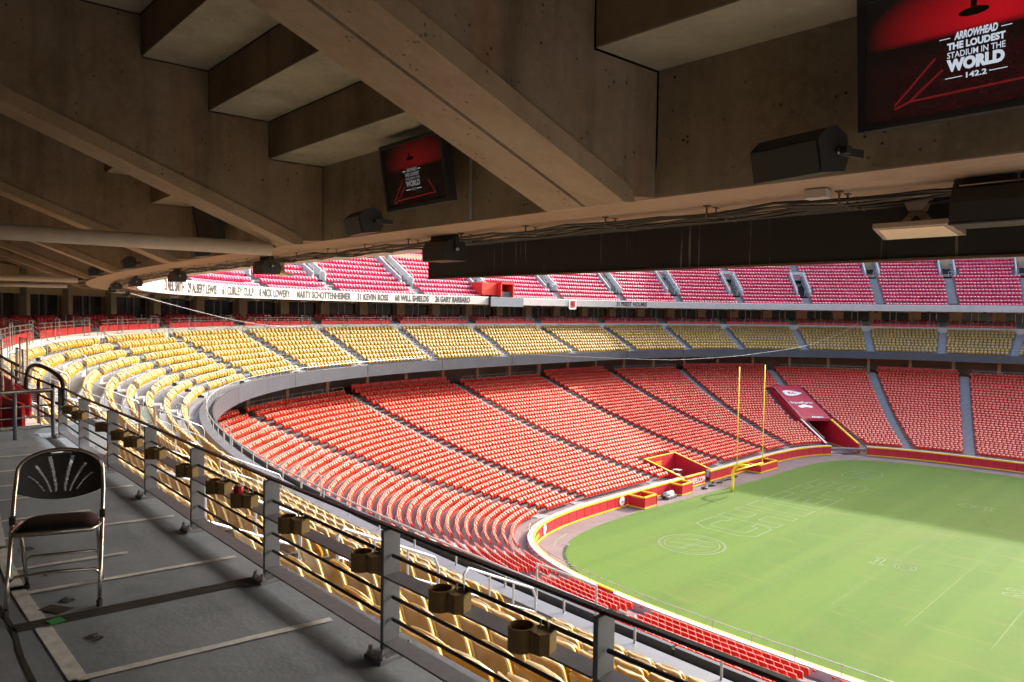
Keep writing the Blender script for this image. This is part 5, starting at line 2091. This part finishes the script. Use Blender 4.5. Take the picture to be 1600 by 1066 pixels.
MB().tube([(0, 0, .1182), (0, 0, .124)], [.028, .026], 20).build('lid', STEEL, cn, True)

# ------------------------------------------------------------------ folding chair
FA = math.atan2(-.165, .42)
ch = tag(empty('folding_chair', (32.76, -72.78, ZF), FA - math.pi / 2), 'black fan-back folding chair with chrome legs on the platform floor', 'chair')
# local: +y is the way the chair faces
W = .225
mb = MB()
yf, yb = .24, -.21


def side(x):
    return [(x, yf, .012), (x, yf - .10, .22), (x, yf - .215, .46), (x * .995, yf - .29, .62), (x * .97, yf - .335, .72)]


arch = [(W * .97 * math.cos(a), -.095 - .02 * math.sin(a), .72 + .125 * math.sin(a)) for a in np.linspace(0, math.pi, 15)][1:-1]
fr_pts = side(W) + arch + side(-W)[::-1]
MB().tube(fr_pts, .0125, 10).build('back_frame', CHROME, ch, True)
for sx in (-1, 1):
    MB().tube([(sx * (W - .03), yb, .012), (sx * (W - .03), yb + .10, .25), (sx * (W - .028), yb + .20, .43)], .0115, 8).build('rear_leg', CHROME, ch, True)
    MB().tube([(sx * W, yf, 0), (sx * W, yf - .006, .035)], .0165, 8).build('foot_cap', BLACKP, ch)
    MB().tube([(sx * (W - .03), yb, 0), (sx * (W - .03), yb + .012, .03)], .0155, 8).build('foot_cap', BLACKP, ch)
    MB().box((sx * W, .02, .475), (.03, .04, .05), bev=.005).build('hinge', BLACKP, ch)
MB().tube([(-W, yf - .075, .165), (-W + .03, yf - .07, .195), (0, yf - .065, .205), (W - .03, yf - .07, .195), (W, yf - .075, .165)], .009, 8).build('front_stretcher', CHROME, ch, True)
MB().tube([(-W + .03, yb + .075, .19), (-W + .06, yb + .08, .215), (W - .06, yb + .08, .215), (W - .03, yb + .075, .19)], .009, 8).build('rear_stretcher', CHROME, ch, True)
# seat: frame loop and padded vinyl top
sl = [(W - .012, -.18, .415), (W - .012, .15, .435), (W - .04, .205, .437), (-W + .04, .205, .437), (-W + .012, .15, .435), (-W + .012, -.18, .415)]
MB().tube(sl, .0115, 8).build('seat_frame', CHROME, ch, True)
pv = []
NXs, NYs = 12, 12
for j in range(NYs + 1):
    for i in range(NXs + 1):
        u, w_ = i / NXs * 2 - 1, j / NYs * 2 - 1
        hwid = .205 - .02 * (w_ < 0) * abs(w_)
        x, y = u * hwid * math.sqrt(1 - .10 * w_ * w_), .01 + w_ * .19 * math.sqrt(1 - .12 * u * u)
        bulge = (1 - abs(u) ** 4) * (1 - abs(w_) ** 4)
        pv.append((x, y, .432 + .02 * y + .036 * bulge ** .45))
pf = [(j * (NXs + 1) + i, j * (NXs + 1) + i + 1, (j + 1) * (NXs + 1) + i + 1, (j + 1) * (NXs + 1) + i) for j in range(NYs) for i in range(NXs)]
mesh('seat', pv, pf, VINYL, ch, True)
MB().poly([(p[0], p[1], .416 + .02 * p[1]) for p in [pv[i] for i in list(range(NXs + 1)) + [(j + 1) * (NXs + 1) - 1 for j in range(1, NYs + 1)] + [NYs * (NXs + 1) + i for i in range(NXs - 1, -1, -1)] + [j * (NXs + 1) for j in range(NYs - 1, 0, -1)]]], (0, 0, .016)).build('seat_base', BLACKP, ch)


# back shell with six fan slots, built as strips round the slots
def back_shell():
    zt = lambda x: .72 + .112 * math.sqrt(max(0, 1 - (x / (W * .97)) ** 2))
    zb2 = lambda x: .555 + .055 * (abs(x) / W) ** 2
    N_ = 84
    MZ = 46
    xs = np.linspace(-W + .008, W - .008, N_)
    slots = []
    for sx, xt, zt_, xb_, zb_, wd in ((1, .060, .80, .022, .60, .010), (1, .130, .755, .050, .60, .008), (1, .165, .70, .085, .605, .006)):
        for sgn in (-1, 1):
            slots.append((sgn * xt, zt_, sgn * xb_, zb_, wd))

    def hole(x, z):
        for xt, zt_, xb_, zb_, wd in slots:
            if zb_ < z < zt_:
                t = (z - zb_) / (zt_ - zb_)
                xc = xb_ + (xt - xb_) * t ** 1.35
                if abs(x - xc) < wd * (.55 + .45 * t):
                    return True
        return z > .815 and abs(x) < .055 and z > zt(x) - .022
    bm = bmesh.new()
    grid = {}

    def P3(i, j):
        if (i, j) not in grid:
            x = xs[i]
            a, b = zb2(x), zt(x) - .004
            z = a + (b - a) * j / MZ
            y = -.035 - .17 * (z - .46) / .40 * .55 - .028 * (1 - (x / W) ** 2)
            grid[(i, j)] = (bm.verts.new((x, y, z)), x, z)
        return grid[(i, j)]
    for i in range(N_ - 1):
        for j in range(MZ):
            q = [P3(i, j), P3(i + 1, j), P3(i + 1, j + 1), P3(i, j + 1)]
            cx_ = sum(p[1] for p in q) / 4
            cz_ = sum(p[2] for p in q) / 4
            if not hole(cx_, cz_):
                bm.faces.new([p[0] for p in q])
    me = bpy.data.meshes.new('backrest')
    bm.to_mesh(me)
    bm.free()
    me.materials.append(BLACKP)
    ob = link('backrest', me, None, ch, True)
    so = ob.modifiers.new('thickness', 'SOLIDIFY')
    so.thickness = .012
    return ob


back_shell()

# ------------------------------------------------------------------ stair rails at the end of the platform
er = tag(empty('stair_railing'), 'grey tube railing with loop end beside the platform stairs', 'railing')
y0 = ry(26.78)


def tb(pts, r, m=GREYPAINT, nm='tube', p=er):
    pts = np.array(pts, float)
    if len(pts) > 3:
        for _ in range(2):
            q = [pts[0]]
            for a_, b_ in zip(pts[:-1], pts[1:]):
                q += [a_ * .75 + b_ * .25, a_ * .25 + b_ * .75]
            pts = np.array(q + [pts[-1]])
    return MB().tube(pts, r, 8).build(nm, m, p, True)


tb([(26.83, y0, ZF + .35), (26.83, y0, ZF + .68), (26.5, y0 + .03, ZF + .78), (25.0, y0 + .16, ZF + .82), (23.95, y0 + .26, ZF + .74), (23.5, y0 + .3, ZF + .5), (23.5, y0 + .3, ZF + .1), (23.6, y0 + .3, ZF - .2)], .028, DARKSTEEL, 'loop_rail')
for zz in (.13, .27, .41):
    tb([(26.62, y0 - .08, ZF + zz), (26.72, y0 - 1.9, ZF + zz)], .012, DARKSTEEL, 'rod')
tb([(26.62, y0 - .08, ZF + .60), (26.72, y0 - 1.95, ZF + .60)], .028, DARKSTEEL, 'top_rail')
for yy in (-.08, -.5, -1.15, -1.9):
    tb([(26.65, y0 + yy, ZF), (26.65, y0 + yy, ZF + .60)], .024, GREYPAINT, 'post')
for j in range(4):
    xx = 25.9 - j * 1.15
    tb([(xx, y0 + .1 + j * .1, ZF - .5), (xx, y0 + .1 + j * .1, ZF + .62 - j * .02)], .024, DARKSTEEL, 'post')
for zz in (.15, .38, .60):
    tb([(26.6, y0 + .04, ZF + zz), (22.2, y0 + .42, ZF + zz - .05)], .016, DARKSTEEL, 'rod')
for k in range(3):
    tb([(26.3 - k * .25, y0 - 2.2, ZF + .75 - k * .16), (23.2 - k * .3, y0 + .2, ZF + .15 - k * .2)], .034, GREYPAINT, 'sloping_rail')
stp = tag(empty('platform_stairs'), 'concrete steps with red side panels dropping beyond the platform', 'stairs')
for k in range(6):
    MB().box((25.95 - k * .3, y0 - 1.0, ZF - .12 - k * .17), (.3, 3.6, .34)).build('step', FLOOR, stp)
for k in range(3):
    MB().box((25.0 - k * 1.25, y0 - .18, ZF - .15), (1.2, .04, .95)).build('side_panel', REDPANEL, stp)
    MB().box((25.0 - k * 1.25, y0 - 2.6, ZF - .05), (1.2, .04, .95)).build('side_panel', REDPANEL, stp)
# framed glass screen among the gold rows
for k, (x, y, z) in enumerate(((18.5, -67.3, 15.2), (8.0, -67.6, 16.5))):
    gsn = tag(empty('glass_screen', (x, y, z)), ['framed glass screen standing among the gold seats beyond the railing', 'second framed glass screen at the upper gold row'][k], 'glass screen', 'framed glass screens')
    MB().tube([(-.5, 0, 0), (-.5, 0, 1.5), (.5, 0, 1.5), (.5, 0, 0)], .03, 6).build('frame', M('brown frame', (.20, .12, .10), .5), gsn)
    gm = bpy.data.materials.get('clear screen') or bpy.data.materials.new('clear screen')
    gm.use_nodes = True
    gb_ = gm.node_tree.nodes['Principled BSDF']
    gb_.inputs['Base Color'].default_value = (.75, .88, .86, 1)
    gb_.inputs['Transmission Weight'].default_value = .95
    gb_.inputs['Roughness'].default_value = .03
    gb_.inputs['IOR'].default_value = 1.1
    MB().box((0, 0, .78), (.94, .012, 1.4)).build('pane', gm, gsn)

# ------------------------------------------------------------------ thin camera cables over the stadium
c1 = [Vector((7.8, -64.1, 19.6)), Vector((-29.7, -35.2, 17.4))]
tag(MB().tube([c1[0].lerp(c1[1], t) - Vector((0, 0, .5 * math.sin(math.pi * t))) for t in np.linspace(0, 1, 24)], .009, 5).build('overhead_cable', M('weathered cable', (.32, .32, .33), .6)), 'thin pale cable running from the soffit to the suites', 'cable')
ctl = [(-27.0, -44.0, 17.9), (-14.0, -32.5, 15.9), (-9.7, -22.5, 15.1), (-5.9, -11.7, 14.5), (-4.9, -6.5, 14.3), (-3.9, 4.4, 14.4), (-5.1, 24.3, 14.9), (-8.0, 45, 16.5), (-11, 63.0, 18.9)]
tt_ = np.linspace(0, len(ctl) - 1, 60)
cab2 = np.stack([np.interp(tt_, range(len(ctl)), [c[k] for c in ctl]) for k in range(3)], 1)
for _ in range(4):
    cab2[1:-1] = (cab2[:-2] + 2 * cab2[1:-1] + cab2[2:]) / 4
tag(MB().tube(cab2, .013, 5).build('overhead_cable', M('weathered cable', (.32, .32, .33), .6)), 'thin pale cable sagging across the dark club fascia', 'cable')
